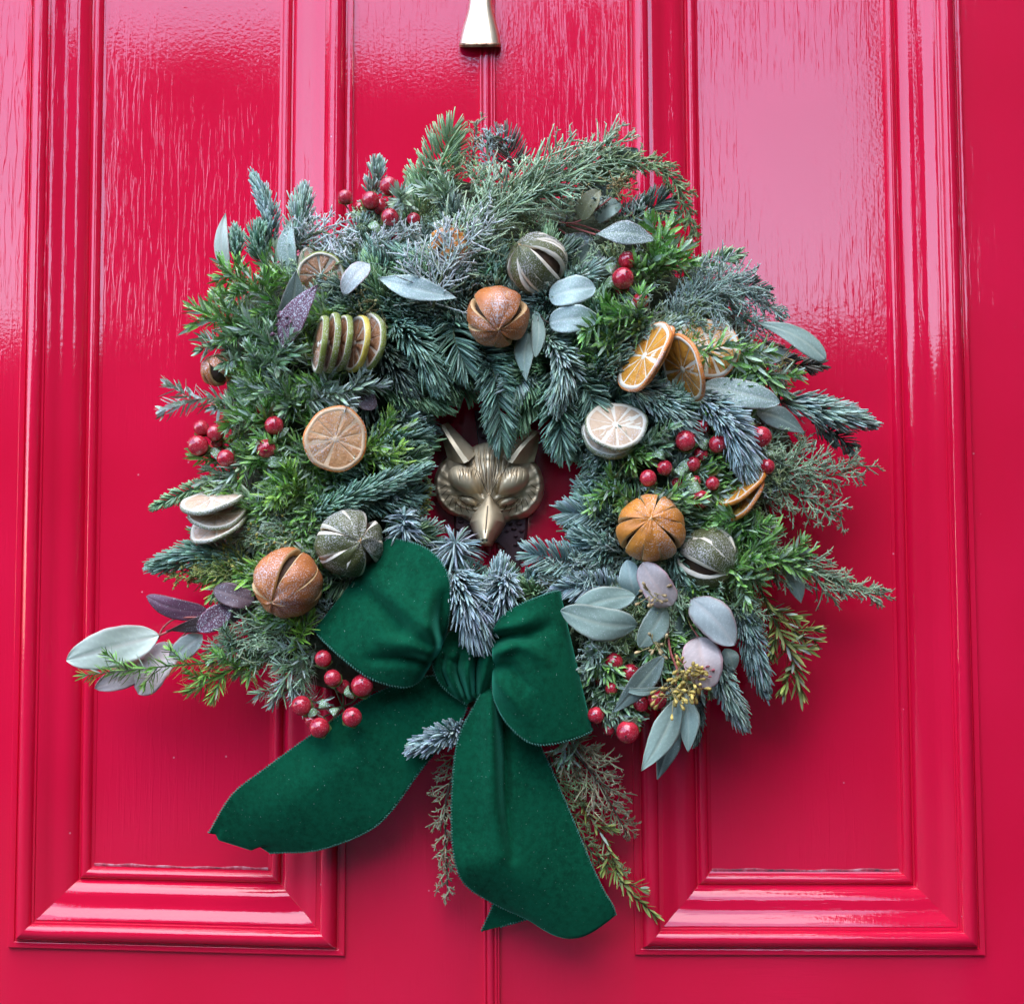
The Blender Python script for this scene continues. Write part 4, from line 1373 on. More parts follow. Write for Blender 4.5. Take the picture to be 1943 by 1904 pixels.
def berry_sprig(label, base, berries, leaves=()):
    """berries: (x, y, d, r); leaves: (bx, by, tx, ty, w, d)"""
    root = thing('berry_sprig', label, 'berry sprig', P(*base), 'red berry sprigs')
    V, F, n0 = [], [], 0
    b0 = np.array(P(*base))
    for x, y, d, r in berries:
        c = np.array(P(x, y, d)); Rm = r * PX * 0.90 * (1 + 0.08 * rng.standard_normal())
        away = norm(c - b0)
        out = norm(away * 0.55 + VIEW * 0.75 + np.array([0, 0, 0.25]) + 0.25 * rng.standard_normal(3))
        e = Vector(out).to_track_quat('Z', 'Y').to_euler()
        o = place(berry_me, 'berry', root, tuple(c), e, Rm)
        place(calyx_me, 'calyx', o, tuple(c), e, Rm * 0.86)
        if rng.random() < 0.6:
            place(tip_me, 'tip', o, tuple(c), e, Rm)
        st = c - out * Rm * 1.05
        mid = (st + b0) / 2 + np.array([0, 0.004, 0.0]) - out * 0.006
        p = smooth_path([b0, mid, st], 10)
        tv, tf = tube(p, 1.4 * PX, 5)
        V.append(tv); F += [tuple(q + n0 for q in f) for f in tf]; n0 += len(tv)
    mesh_obj('stem', np.vstack(V), F, MAT['bark_green'], root)
    for lf in leaves:
        leaf_part(root, *lf[:2], lf[2], lf[3], lf[4], lf[5], lf[5] + 4, 0.3 * rng.standard_normal(), 'smallgreen', 'leaf2', 'oval')
    return root


# ------------------------------------------------------------------ eucalyptus
LEAF_TONES = {  # blade, midrib, margin
    'sage': ((0.278, 0.370, 0.302), (0.395, 0.468, 0.365), (0.320, 0.345, 0.270)),
    'sagedark': ((0.134, 0.183, 0.154), (0.255, 0.314, 0.247), (0.168, 0.160, 0.133)),
    'pale': ((0.560, 0.624, 0.513), (0.627, 0.627, 0.525), (0.585, 0.458, 0.413)),
    'blue': ((0.345, 0.456, 0.405), (0.468, 0.555, 0.480), (0.395, 0.468, 0.405)),
    'pink': ((0.484, 0.397, 0.366), (0.542, 0.415, 0.366), (0.507, 0.277, 0.285)),
    'mauve': ((0.336, 0.375, 0.351), (0.422, 0.427, 0.391), (0.422, 0.288, 0.275)),
    'purple': ((0.146, 0.062, 0.097), (0.213, 0.106, 0.140), (0.190, 0.073, 0.097)),
    'plum': ((0.118, 0.074, 0.081), (0.179, 0.118, 0.119), (0.146, 0.078, 0.081)),
    'oliv': ((0.190, 0.190, 0.097), (0.269, 0.269, 0.140), (0.213, 0.179, 0.092)),
    'smallgreen': ((0.157, 0.258, 0.108), (0.281, 0.402, 0.198), (0.168, 0.246, 0.108)),
}
SHAPES = {
    'lance': [(0, 0.03), (0.06, 0.22), (0.2, 0.66), (0.38, 0.98), (0.55, 0.96), (0.75, 0.66), (0.9, 0.30), (1, 0.01)],
    'oval': [(0, 0.03), (0.05, 0.36), (0.18, 0.80), (0.4, 1.0), (0.62, 0.96), (0.82, 0.70), (0.94, 0.36), (1, 0.02)],
    'round': [(0, 0.04), (0.05, 0.50), (0.16, 0.84), (0.36, 1.0), (0.64, 0.98), (0.84, 0.74), (0.95, 0.42), (1, 0.04)],
    'spoon': [(0, 0.03), (0.08, 0.18), (0.25, 0.46), (0.5, 0.86), (0.7, 1.0), (0.88, 0.78), (0.97, 0.4), (1, 0.04)],
}


def leaf_part(root, bx, by, tx, ty, wpx, d0, d1, roll, tone, mat='leaf', shape='lance', curve=6, name='leaf'):
    nv, nu = 40, 13
    A = np.array(P(bx, by, d0)); B = np.array(P(tx, ty, d1))
    T = norm(B - A)
    N0 = norm(VIEW - (VIEW @ T) * T)
    S0 = np.cross(T, N0)
    S = S0 * math.cos(roll) + N0 * math.sin(roll)
    Nn = np.cross(S, T)
    if Nn @ VIEW < 0: Nn = -Nn
    t_ = np.linspace(0, 1, nv)
    pr = np.array(SHAPES[shape])
    dense = smooth_path(np.c_[pr, np.zeros(len(pr))], 160)
    wv = np.interp(t_, dense[:, 0], dense[:, 1]).clip(0.01)
    bend = rng.normal(0, 0.035)
    cup = 0.04 + 0.06 * rng.standard_normal()
    twist = 0.25 * rng.standard_normal()
    ln = np.linalg.norm(B - A)
    hw = wpx * 0.47 * PX / max(0.35, abs(math.cos(roll)))
    V, C = [], []
    bl, mr, mg = (np.array(q) for q in LEAF_TONES[tone])
    f0 = 1 + 0.09 * rng.standard_normal()
    ph1 = rng.random() * 6
    for i in range(nv):
        ctr = A * (1 - t_[i]) + B * t_[i] + S * ln * bend * math.sin(math.pi * t_[i]) + Nn * curve * 0.001 * math.sin(math.pi * t_[i])
        tw = twist * (t_[i] - 0.4)
        Sx = S * math.cos(tw) + Nn * math.sin(tw); Nx = Nn * math.cos(tw) - S * math.sin(tw)
        for j in range(nu):
            u = 2 * j / (nu - 1) - 1
            z = cup * hw * (u * u) * wv[i] + 0.10 * hw * math.sin(8 * t_[i] + 2 * u + ph1) * abs(u)
            z += -0.05 * hw if j == nu // 2 else 0
            V.append(ctr + Sx * hw * wv[i] * u * (1 + 0.03 * math.sin(9 * t_[i] + ph1 + u) + 0.012 * math.sin(31 * t_[i] + 2 * ph1)) + Nx * z)
            au = abs(u)
            vein = max(0.0, math.sin(44 * (t_[i] - 0.30 * au))) ** 3
            c_ = bl * f0 * (1 + 0.16 * vein + 0.07 * math.sin(5 * t_[i] + 3 * u + ph1))
            if au < 0.01: c_ = mr * f0
            if au > 0.98: c_ = mg * f0
            C.append(c_)
    o = mesh_obj(name, np.array(V), grid_faces(nv, nu), MAT[mat], root, True, np.array(C))
    s = o.modifiers.new('leaf', 'SOLIDIFY'); s.thickness = 0.0003; s.offset = 0
    return o


def seed_cluster(root, x, y, d, n, spread, tone=(0.42, 0.30, 0.10), name='seed_cluster', down=0.4, size=13):
    a = Acc()
    c = np.array(P(x, y, d))
    D = norm(rng.standard_normal((n, 3)) * np.array([1, 0.7, 1]) + VIEW * 0.5 + np.array([0, 0, -down]))
    o0 = c + rng.standard_normal((n, 3)) * np.array([1, 0.4, 1]) * spread * PX * 0.35
    C = norm(np.cross(D, rng.standard_normal((n, 3))))
    cc = np.array(tone) * (1 + 0.2 * rng.standard_normal((n, 1)))
    st = np.array((0.30, 0.24, 0.10)) * np.ones((n, 1))
    L = spread * PX * (0.7 + 0.5 * rng.random(n))
    blades(a, o0, D, C, L, 1.0 * PX, 0.08, st, st, TWIG, 'needle', 1.0)
    tipp = o0 + L[:, None] * (D + 0.08 * C)
    blades(a, tipp - D * 2 * PX, D, C, size * PX, size * 0.27 * PX, 0.0, cc, cc * 1.15, [(0, 0.2), (0.25, 0.6), (0.6, 1.0), (0.85, 0.9), (1, 0.35)], 'needle', 1.0)
    return a.build(name, 'seed', root)


def eucalyptus(label, base, leaves, stems=(), seeds=(), stem_mat='bark_red', group='eucalyptus sprigs'):
    root = thing('eucalyptus_sprig', label, 'eucalyptus', P(*base), group)
    for lf in leaves:
        leaf_part(root, *lf)
    V, F, n0 = [], [], 0
    for pts, r in stems:
        tv, tf = tube(px_path(pts, 18), r * PX, 6)
        V.append(tv); F += [tuple(q + n0 for q in f) for f in tf]; n0 += len(tv)
    if V:
        mesh_obj('stem', np.vstack(V), F, MAT[stem_mat], root)
    for s in seeds:
        seed_cluster(root, *s)
    return root

# ------------------------------------------------------------------ berry sprigs
berry_sprig('red berries above the frosted juniper at the upper left edge', (710, 440, 60),
            [(655, 374, 72, 15), (703, 380, 84, 18), (738, 353, 80, 16), (740, 412, 90, 18), (785, 416, 84, 14), (682, 394, 68, 13), (722, 392, 70, 14), (752, 456, 76, 14), (768, 450, 70, 12)],
            [(700, 425, 722, 445, 20, 80), (690, 420, 668, 405, 15, 70), (735, 440, 720, 470, 16, 78)])
berry_sprig('red berries beside the grey leaves at the upper right', (1150, 560, 60),
            [(1190, 494, 88, 18), (1182, 528, 96, 19), (1180, 545, 82, 15), (1215, 571, 90, 15), (1183, 629, 72, 14), (1145, 622, 68, 12)],
            [(1170, 520, 1148, 502, 22, 84), (1175, 530, 1146, 545, 20, 84), (1200, 575, 1178, 560, 18, 80)])
berry_sprig('frosted red berries at the far left edge', (450, 850, 56),
            [(382, 812, 82, 17), (408, 821, 84, 14), (376, 845, 84, 18), (428, 869, 88, 18), (412, 838, 72, 13)],
            [(400, 850, 425, 880, 16, 76), (430, 850, 440, 880, 14, 78)])
berry_sprig('frosted red berries left of the flat pale orange slice', (470, 830, 60),
            [(520, 807, 92, 17), (505, 851, 94, 18), (495, 775, 80, 14), (470, 772, 74, 12)],
            [(520, 830, 548, 812, 16, 84), (505, 872, 545, 876, 20, 90), (490, 800, 470, 785, 14, 80)])
berry_sprig('largest bunch of red berries, above the bright orange on the right', (1330, 930, 60),
            [(1330, 810, 88, 14), (1301, 836, 96, 20), (1362, 842, 94, 17), (1330, 861, 84, 15), (1315, 880, 88, 14), (1261, 887, 92, 16), (1230, 907, 98, 19), (1286, 916, 78, 12),
             (1352, 917, 88, 13), (1320, 912, 84, 10), (1330, 947, 96, 16), (1372, 872, 76, 13)],
            [(1262, 870, 1240, 862, 24, 90), (1310, 890, 1290, 878, 26, 84), (1345, 850, 1322, 836, 20, 86), (1300, 905, 1280, 890, 22, 86), (1270, 850, 1245, 832, 20, 84), (1330, 925, 1305, 935, 24, 90)])
berry_sprig('two red berries right of the big blue fir tip', (1440, 860, 60),
            [(1444, 829, 92, 19), (1455, 885, 90, 15)], [(1432, 815, 1412, 798, 22, 84), (1450, 868, 1472, 858, 14, 84)])
berry_sprig('red berries under the left loop of the bow', (650, 1340, 58),
            [(613, 1249, 92, 19), (631, 1286, 94, 20), (652, 1302, 80, 13), (687, 1300, 92, 19), (572, 1338, 88, 16), (592, 1366, 82, 13), (606, 1380, 90, 19), (668, 1360, 94, 19)],
            [(660, 1300, 672, 1325, 12, 88), (620, 1345, 612, 1325, 18, 84), (600, 1345, 585, 1360, 14, 84), (640, 1355, 625, 1345, 16, 84)])
berry_sprig('red berries between the right bow loop and the eucalyptus', (1170, 1320, 56),
            [(1165, 1255, 80, 17), (1196, 1276, 76, 15), (1160, 1306, 82, 12), (1131, 1356, 84, 15), (1191, 1388, 92, 19), (1216, 1335, 84, 17), (1247, 1327, 88, 18), (1155, 1384, 74, 13), (1108, 1186, 76, 13), (1140, 1290, 66, 12)],
            [(1180, 1370, 1210, 1360, 22, 86), (1175, 1360, 1160, 1345, 18, 80)])

# ------------------------------------------------------------------ eucalyptus
eucalyptus('grey leaf standing up at the upper left edge', (436, 525, 50), [(436, 528, 428, 405, 32, 52, 60, 0.3, 'pale', 'leaf', 'lance'), (560, 525, 553, 418, 42, 70, 78, 0.4, 'sage', 'leaf2', 'lance')])
eucalyptus('purple leaf and dark leaf beside the left lime slices', (535, 650, 70),
           [(530, 645, 562, 512, 46, 76, 96, -0.5, 'sagedark', 'leaf', 'lance'), (532, 668, 603, 540, 52, 88, 108, 0.25, 'purple', 'leaf2', 'lance')], [([(520, 680, 60), (532, 660, 72)], 2.2)],
           [(548, 606, 92, 9, 14, (0.16, 0.08, 0.11), 'seed_cluster', -0.3, 12), (538, 630, 88, 8, 12, (0.16, 0.08, 0.11), 'seed_cluster', 0.1, 12)])
eucalyptus('long pale leaf and frosted leaf under the top juniper', (715, 526, 80),
           [(718, 528, 868, 566, 46, 104, 108, 0.1, 'blue', 'leaf2', 'lance'), (700, 500, 650, 558, 40, 108, 114, -0.2, 'mauve', 'leaf2', 'oval')],
           [([(690, 545, 70), (700, 520, 84), (718, 528, 88)], 1.6)], [(690, 575, 88, 10, 26, (0.24, 0.22, 0.09), 'seed_cluster', 0.5, 10), (715, 585, 86, 8, 22, (0.24, 0.22, 0.09), 'seed_cluster', 0.6, 10)], 'bark')
eucalyptus('two frosted rounded leaves right of the copper orange', (1020, 590, 70),
           [(1042, 566, 1130, 545, 54, 100, 106, 0.15, 'blue', 'leaf2', 'round'), (1042, 612, 1134, 604, 50, 100, 106, -0.1, 'blue', 'leaf2', 'round'),
            (1018, 590, 1016, 678, 26, 84, 92, 0.2, 'sage', 'leaf', 'oval'), (1010, 617, 999, 724, 38, 78, 88, -0.3, 'sage', 'leaf', 'lance')],
           [([(1000, 570, 66), (1020, 585, 84), (1042, 566, 90)], 1.5), ([(1012, 578, 76), (1030, 605, 88), (1042, 612, 92)], 1.5)], (), 'bark')
eucalyptus('dark grey leaves around the top lime', (1060, 440, 60),
           [(1070, 530, 1125, 462, 46, 70, 78, -0.2, 'sagedark', 'leaf', 'oval'), (1075, 445, 1146, 520, 56, 60, 66, 0.2, 'sagedark', 'leaf2', 'oval'),
            (985, 470, 950, 545, 50, 70, 76, 0.4, 'sagedark', 'leaf2', 'lance'), (905, 440, 955, 480, 46, 56, 62, 0.2, 'sagedark', 'leaf', 'oval')],
           [([(1010, 420, 56), (1090, 425, 66), (1140, 440, 72)], 1.6), ([(1060, 435, 60), (1075, 445, 62)], 1.5)], ())
eucalyptus('flat grey leaf lying across at the upper right', (1130, 448, 70), [(1130, 445, 1246, 456, 48, 98, 92, 0.3, 'sagedark', 'leaf2', 'lance')], [([(1075, 428, 62), (1130, 445, 84)], 1.6)])
eucalyptus('olive leaf and grey leaves at the top right edge', (1090, 410, 56),
           [(1102, 418, 1138, 360, 40, 80, 90, 0.3, 'oliv', 'leaf', 'oval'), (1090, 395, 1210, 282, 70, 48, 58, -0.2, 'sagedark', 'leaf', 'oval'), (1130, 415, 1178, 385, 40, 68, 74, 0.2, 'sage', 'leaf', 'round'),
            (868, 330, 872, 248, 20, 40, 48, 0.4, 'sage', 'leaf', 'lance')],
           [([(1060, 425, 60), (1102, 418, 80), (1160, 375, 84)], 1.6)], [(1175, 352, 84, 26, 20, (0.20, 0.13, 0.05), 'seed_cluster', 0.0, 9), (1110, 355, 80, 6, 12, (0.34, 0.26, 0.09), 'seed_cluster', 0.0, 9)])
eucalyptus('long pale leaves reaching out at the right edge', (1430, 620, 56),
           [(1432, 610, 1567, 682, 46, 66, 70, 0.2, 'sage', 'leaf', 'spoon'), (1400, 690, 1508, 672, 40, 56, 60, 0.3, 'sagedark', 'leaf', 'lance')],
           [([(1400, 660, 50), (1450, 680, 62), (1500, 690, 66)], 1.4)], [(1490, 682, 70, 10, 22, (0.24, 0.17, 0.08), 'seed_cluster', 0.5, 11), (1450, 672, 70, 7, 16, (0.24, 0.17, 0.08), 'seed_cluster', 0.3, 10)], 'bark')
eucalyptus('frost speckled leaf under the round orange slice', (1332, 730, 80), [(1332, 732, 1480, 764, 54, 88, 92, 0.1, 'sage', 'leaf2', 'oval')])
eucalyptus('dark grey leaf below the frost speckled one', (1425, 780, 70), [(1422, 776, 1528, 822, 44, 74, 72, 0.2, 'sagedark', 'leaf', 'lance')])
eucalyptus('mauve leaf tucked above the flat pale orange slice', (670, 745, 66), [(672, 745, 712, 775, 40, 76, 84, 0.2, 'plum', 'leaf', 'round')])
eucalyptus('drooping eucalyptus with golden seeds right of the bow', (1260, 1120, 60),
           [(1210, 1186, 1064, 1157, 62, 94, 102, 0.15, 'sage', 'leaf', 'oval'), (1085, 1160, 1206, 1130, 52, 88, 94, -0.1, 'sage', 'leaf', 'oval'),
            (1262, 1148, 1212, 1228, 50, 92, 98, 0.2, 'sage', 'leaf', 'oval'), (1205, 1130, 1190, 1062, 44, 84, 88, 0.1, 'blue', 'leaf', 'oval'),
            (1275, 1148, 1218, 1068, 56, 102, 106, 0.2, 'pink', 'leaf', 'round'), (1312, 1136, 1394, 1224, 66, 98, 104, -0.1, 'mauve', 'leaf', 'oval'),
            (1325, 1208, 1345, 1306, 72, 92, 98, 0.1, 'pink', 'leaf', 'round'), (1262, 1240, 1164, 1350, 46, 92, 94, 0.2, 'sagedark', 'leaf', 'lance'),
            (1262, 1302, 1170, 1302, 15, 94, 98, 0.3, 'sage', 'leaf', 'lance'), (1292, 1316, 1217, 1462, 52, 92, 96, 0.15, 'sage', 'leaf', 'lance'),
            (1300, 1312, 1306, 1426, 40, 84, 88, -0.3, 'sage', 'leaf', 'lance'), (1292, 1372, 1247, 1478, 38, 74, 74, 0.2, 'sagedark', 'leaf', 'lance'),
            (1375, 1230, 1392, 1272, 32, 70, 72, 0.2, 'sage', 'leaf', 'oval'), (1290, 1150, 1276, 1232, 34, 72, 78, 0.5, 'sagedark', 'leaf', 'lance'), (1300, 1160, 1320, 1235, 46, 66, 70, 0.2, 'sagedark', 'leaf', 'oval'),
            (1490, 1080, 1520, 1144, 34, 50, 52, 0.3, 'sage', 'leaf', 'lance')],
           [([(1255, 1110, 66), (1264, 1180, 86), (1272, 1235, 92), (1285, 1270, 94), (1282, 1300, 94)], 2.4), ([(1325, 1208, 92), (1310, 1185, 84), (1300, 1160, 76)], 1.6), ([(1280, 1240, 92), (1300, 1262, 96)], 1.5)],
           [(1240, 1128, 108, 12, 22, (0.36, 0.25, 0.12), 'seed_cluster', 0.3, 12), (1244, 1226, 106, 12, 18, (0.34, 0.25, 0.12), 'seed_cluster', 0.3, 12), (1298, 1276, 106, 28, 22, (0.46, 0.33, 0.08), 'seed_cluster', 0.2, 13),
            (1312, 1298, 108, 22, 20, (0.48, 0.35, 0.09), 'seed_cluster', 0.4, 13), (1274, 1310, 106, 20, 24, (0.48, 0.35, 0.09), 'seed_cluster', 0.4, 13), (1325, 1270, 96, 12, 16, (0.33, 0.09, 0.10), 'seed_cluster', -0.1, 9)])
eucalyptus('pale and purple eucalyptus reaching out at the lower left', (470, 1180, 50),
           [(302, 1205, 126, 1252, 74, 62, 66, 0.1, 'pale', 'leaf', 'oval'), (300, 1255, 180, 1306, 44, 52, 52, 0.2, 'pink', 'leaf', 'oval'), (330, 1222, 262, 1316, 66, 54, 54, -0.2, 'pink', 'leaf', 'round'),
            (394, 1160, 278, 1130, 40, 66, 68, 0.2, 'purple', 'leaf', 'oval'), (482, 1140, 406, 1116, 42, 84, 86, -0.2, 'plum', 'leaf', 'round'), (438, 1150, 374, 1196, 42, 80, 84, 0.2, 'purple', 'leaf2', 'oval'),
            (486, 1150, 315, 1196, 36, 68, 66, 0.5, 'plum', 'leaf', 'lance'), (384, 1204, 322, 1250, 40, 58, 58, 0.2, 'mauve', 'leaf', 'oval')],
           [([(480, 1165, 56), (400, 1178, 70), (350, 1186, 68), (302, 1205, 62)], 2.2), ([(400, 1178, 70), (360, 1195, 66), (330, 1222, 56)], 2.0), ([(420, 1172, 70), (340, 1172, 68), (310, 1190, 60), (300, 1212, 58)], 1.8)])

# ------------------------------------------------------------------ fir sprigs (base .. tip, needle length px)
fir([(512, 470, 56), (512, 410, 60), (486, 342, 54)], 26, 'brush', 'steel', 'tall upright fir tip at the upper left edge')
fir([(560, 485, 58), (566, 430, 66), (576, 375, 66)], 36, 'brush', 'blue', 'second upright fir tip from the left, beside the tall one')
fir([(448, 500, 52), (450, 468, 54), (448, 442, 52)], 22, 'brush', 'teal', 'small fir tip right of the upright grey leaf')
fir([(500, 500, 60), (490, 470, 66), (492, 440, 68)], 30, 'brush', 'teal', 'fir tip below the tall upright one')
fir([(705, 372, 52), (712, 345, 58), (716, 318, 58)], 28, 'brush', 'blue', 'small round fir tip above the upper left berries')
fir([(812, 400, 46), (832, 320, 52), (858, 246, 48)], 50, 'flat', 'green', 'wide flat fir spray sticking up at the very top', dens=1.0)
fir([(770, 470, 46), (800, 390, 56), (790, 330, 50)], 40, 'flat', 'green', 'dark green fir spray right of the upper berries', dens=1.1)
fir([(975, 330, 44), (965, 290, 48), (945, 262, 46)], 40, 'flat', 'brown', 'brownish fir spray behind the top juniper', dens=0.9)
fir([(1170, 420, 50), (1220, 405, 54), (1262, 378, 50)], 38, 'flat', 'dark', 'shaded dark fir spray at the upper right edge', dens=1.5)  # shade on this spray is put into its dark needle colour
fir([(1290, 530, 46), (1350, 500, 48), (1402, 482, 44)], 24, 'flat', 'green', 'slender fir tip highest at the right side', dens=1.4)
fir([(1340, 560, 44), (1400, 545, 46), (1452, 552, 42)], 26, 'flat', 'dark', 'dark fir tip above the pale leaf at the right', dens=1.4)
fir([(1440, 650, 40), (1500, 690, 42), (1560, 692, 36)], 24, 'flat', 'brown', 'brown fir tip under the long pale leaf at the right', dens=1.4)
fir([(1480, 760, 56), (1560, 778, 62), (1634, 800, 54)], 40, 'brush', 'blue', 'big blue grey fir branch pointing right at the right edge')
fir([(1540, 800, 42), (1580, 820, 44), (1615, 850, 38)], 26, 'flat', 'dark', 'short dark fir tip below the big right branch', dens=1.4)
fir([(715, 570, 70), (760, 575, 80), (815, 590, 78)], 40, 'brush', 'dark', 'dark blue fir brush right of the lime slice row')
fir([(745, 605, 74), (790, 650, 86), (828, 726, 80)], 42, 'brush', 'teal', 'large blue green fir tongue right of the lime slices')
fir([(720, 650, 66), (745, 690, 74), (775, 735, 70)], 38, 'brush', 'dark', 'dark fir tongue below the lime slice row')
fir([(860, 585, 70), (862, 640, 82), (885, 700, 80)], 44, 'flat', 'teal', 'fir spray left of the copper orange', dens=1.5)
fir([(820, 530, 66), (850, 560, 78), (880, 600, 76)], 38, 'brush', 'dark', 'dark fir brush under the long pale leaf')
fir([(905, 640, 66), (940, 720, 76), (952, 842, 62)], 40, 'flat', 'teal', 'long fir spray hanging down over the knocker', dens=1.6)
fir([(1040, 640, 74), (1070, 690, 88), (1060, 760, 84)], 40, 'brush', 'blue', 'pale blue fir brush under the frosted rounded leaves')
fir([(1050, 700, 64), (1058, 770, 74), (1068, 856, 66)], 40, 'flat', 'teal', 'fir spray hanging down right of the knocker', dens=1.6)
fir([(1030, 720, 56), (1000, 770, 62), (975, 815, 56)], 32, 'flat', 'green', 'fir spray behind the two hanging ones over the knocker', dens=1.5)
fir([(1090, 700, 66), (1120, 750, 76), (1130, 800, 70)], 36, 'flat', 'teal', 'fir spray above the white centred lime slice', dens=1.5)
fir([(960, 680, 58), (985, 720, 62), (1010, 760, 58)], 36, 'flat', 'green', 'fir spray between the copper orange and the knocker', dens=1.4)
fir([(715, 735, 60), (780, 742, 68), (846, 768, 62)], 34, 'flat', 'green', 'green fir spray above the knocker on the left', dens=1.6)
fir([(720, 790, 52), (760, 800, 58), (800, 838, 52)], 34, 'flat', 'teal', 'fir spray left of the knocker ear', dens=1.5)
fir([(575, 985, 68), (690, 935, 84), (800, 892, 76)], 34, 'brush', 'teal', 'long blue green fir branch below the flat pale orange slice')
fir([(640, 960, 62), (720, 950, 72), (795, 936, 66)], 30, 'flat', 'teal', 'fir branch under the long blue green one', dens=1.5)
fir([(770, 1040, 62), (765, 1010, 78), (768, 975, 82)], 36, 'tuft', 'frost', 'pale blue fir tuft at the top of the left bow loop', dens=2.2)
fir([(430, 905, 46), (360, 930, 52), (292, 962, 44)], 17, 'flat', 'green', 'slender green fir tip pointing left at the left edge', dens=1.6)
fir([(480, 1070, 56), (390, 1050, 64), (304, 1072, 58)], 38, 'brush', 'teal', 'thick dark fir branch with yellow buds at the left edge')
fir([(864, 1060, 46), (864, 1042, 58), (864, 1030, 66)], 56, 'tuft', 'frost', 'drooping pale fir tuft right under the knocker', dens=2.4)
fir([(930, 1145, 54), (944, 1110, 66), (950, 1074, 62)], 32, 'brush', 'frost', 'upright pale fir tip right of the knocker nose')
fir([(855, 1080, 66), (885, 1130, 84), (905, 1200, 82)], 52, 'brush', 'frost', 'large pale blue fir brush between the bow loops', dens=2.0)
fir([(960, 1080, 62), (950, 1120, 78), (930, 1165, 78)], 48, 'brush', 'frost', 'pale fir brush above the right bow loop', dens=1.9)
fir([(1000, 1115, 54), (1012, 1095, 60), (1030, 1078, 58)], 24, 'brush', 'steel', 'small grey fir tip right of the bracket foot')
fir([(1110, 1075, 60), (1060, 1062, 70), (1005, 1050, 66)], 36, 'flat', 'steel', 'grey blue fir spray pointing left below the hole', dens=1.7)
fir([(1160, 990, 62), (1120, 975, 72), (1068, 972, 68)], 32, 'flat', 'steel', 'grey blue fir tip pointing left at the right of the hole', dens=1.7)
fir([(1170, 1040, 60), (1135, 1030, 70), (1100, 1010, 68)], 34, 'brush', 'steel', 'dusky fir tip left of the bright orange')
fir([(1180, 1120, 62), (1130, 1110, 74), (1065, 1118, 76)], 30, 'flat', 'frost', 'pale fir spray behind the right bow loop', dens=1.6)
fir([(1320, 745, 74), (1380, 800, 94), (1416, 888, 92)], 46, 'brush', 'frost', 'big pale blue fir tongue beside the right berries', dens=1.9)
fir([(1190, 725, 70), (1260, 765, 84), (1312, 820, 82)], 44, 'brush', 'blue', 'blue fir tongue below the slanted orange slices', dens=1.8)
fir([(1400, 1140, 58), (1420, 1200, 66), (1446, 1300, 56)], 36, 'brush', 'steel', 'dark blue fir branch hanging at the lower right edge')
fir([(1355, 1240, 56), (1375, 1300, 66), (1404, 1364, 58)], 34, 'brush', 'blue', 'lowest blue fir tip at the lower right')
fir([(1320, 1300, 44), (1325, 1350, 46), (1320, 1402, 40)], 18, 'brush', 'dark', 'thin dark fir tip behind the hanging grey leaves')
fir([(890, 1380, 46), (845, 1394, 70), (790, 1416, 74)], 32, 'brush', 'frost', 'pale blue fir tip between the bow tails', dens=1.9)
fir([(690, 470, 60), (680, 450, 68), (690, 425, 70)], 28, 'brush', 'blue', 'short fir tip below the upper left berries')

# ------------------------------------------------------------------ juniper and cypress sprigs
juniper([(795, 575, 84), (880, 470, 96), (960, 380, 92), (1080, 320, 80), (1165, 268, 66)], 110, 'juni', 'long juniper branch sweeping across the top of the wreath', 0.11, 34, depth=1, rad=1.9)
juniper([(820, 590, 92), (840, 520, 104), (880, 450, 104), (930, 400, 98)], 85, 'juniw', 'snow frosted juniper branch over the hidden orange', 0.10, 44, 'fol3', 1, rad=1.9)
juniper([(960, 420, 76), (1010, 370, 84), (1100, 330, 80), (1180, 300, 66)], 100, 'juni', 'juniper branch right of the top centre', 0.11, 36, depth=1, rad=1.9)
juniper([(1120, 330, 64), (1210, 305, 62), (1280, 345, 58), (1318, 455, 44)], 46, 'junig', 'drooping juniper twig at the top right edge', 0.14, 36, rad=2.0)
juniper([(890, 330, 50), (900, 280, 50), (905, 228, 44)], 34, 'dry', 'thin upright twig at the top centre', 0.10, 32, depth=1, stem='bark')
juniper([(930, 330, 54), (925, 270, 56), (950, 262, 52), (965, 290, 48)], 30, 'junib', 'small curled juniper tip at the top centre', 0.14, 40, 'fol3')
juniper([(560, 470, 70), (610, 440, 82), (660, 470, 88)], 66, 'juniw', 'white frosted juniper over the upper left lime slice', 0.15, 50, 'fol3', 1, rad=1.8)
juniper([(690, 500, 74), (740, 470, 84), (790, 440, 84)], 60, 'juniw', 'white frosted juniper under the upper left berries', 0.16, 46, 'fol3', 1)
juniper([(1270, 640, 66), (1330, 560, 78), (1400, 540, 70), (1485, 600, 54)], 72, 'junib', 'blue green juniper fan at the upper right', 0.16, 36, depth=1)
juniper([(1300, 520, 60), (1360, 560, 74), (1430, 620, 64)], 70, 'junib', 'juniper twigs above the round orange slice', 0.16, 34, depth=1)
juniper([(1380, 870, 66), (1470, 880, 68), (1560, 905, 58), (1640, 880, 44)], 76, 'juni', 'scraggly juniper branch reaching out at the right edge', 0.12, 46, depth=1)
juniper([(1400, 900, 62), (1490, 930, 64), (1560, 960, 54), (1600, 985, 44)], 60, 'juni', 'wiry juniper twig at the right edge', 0.11, 50, depth=1)
juniper([(1420, 960, 60), (1480, 900, 66), (1530, 830, 58)], 60, 'juni', 'upright juniper twigs under the big right fir branch', 0.14, 40, depth=1)
juniper([(1420, 1040, 58), (1510, 1070, 56), (1590, 1105, 46), (1664, 1128, 38)], 78, 'juni', 'feathery cypress tip pointing far right', 0.13, 30, 'fol0', 1, rad=1.8)
juniper([(1200, 1050, 60), (1130, 1070, 72), (1040, 1110, 76)], 60, 'junib', 'grey juniper twigs below the hole at the right', 0.16, 42, depth=1)
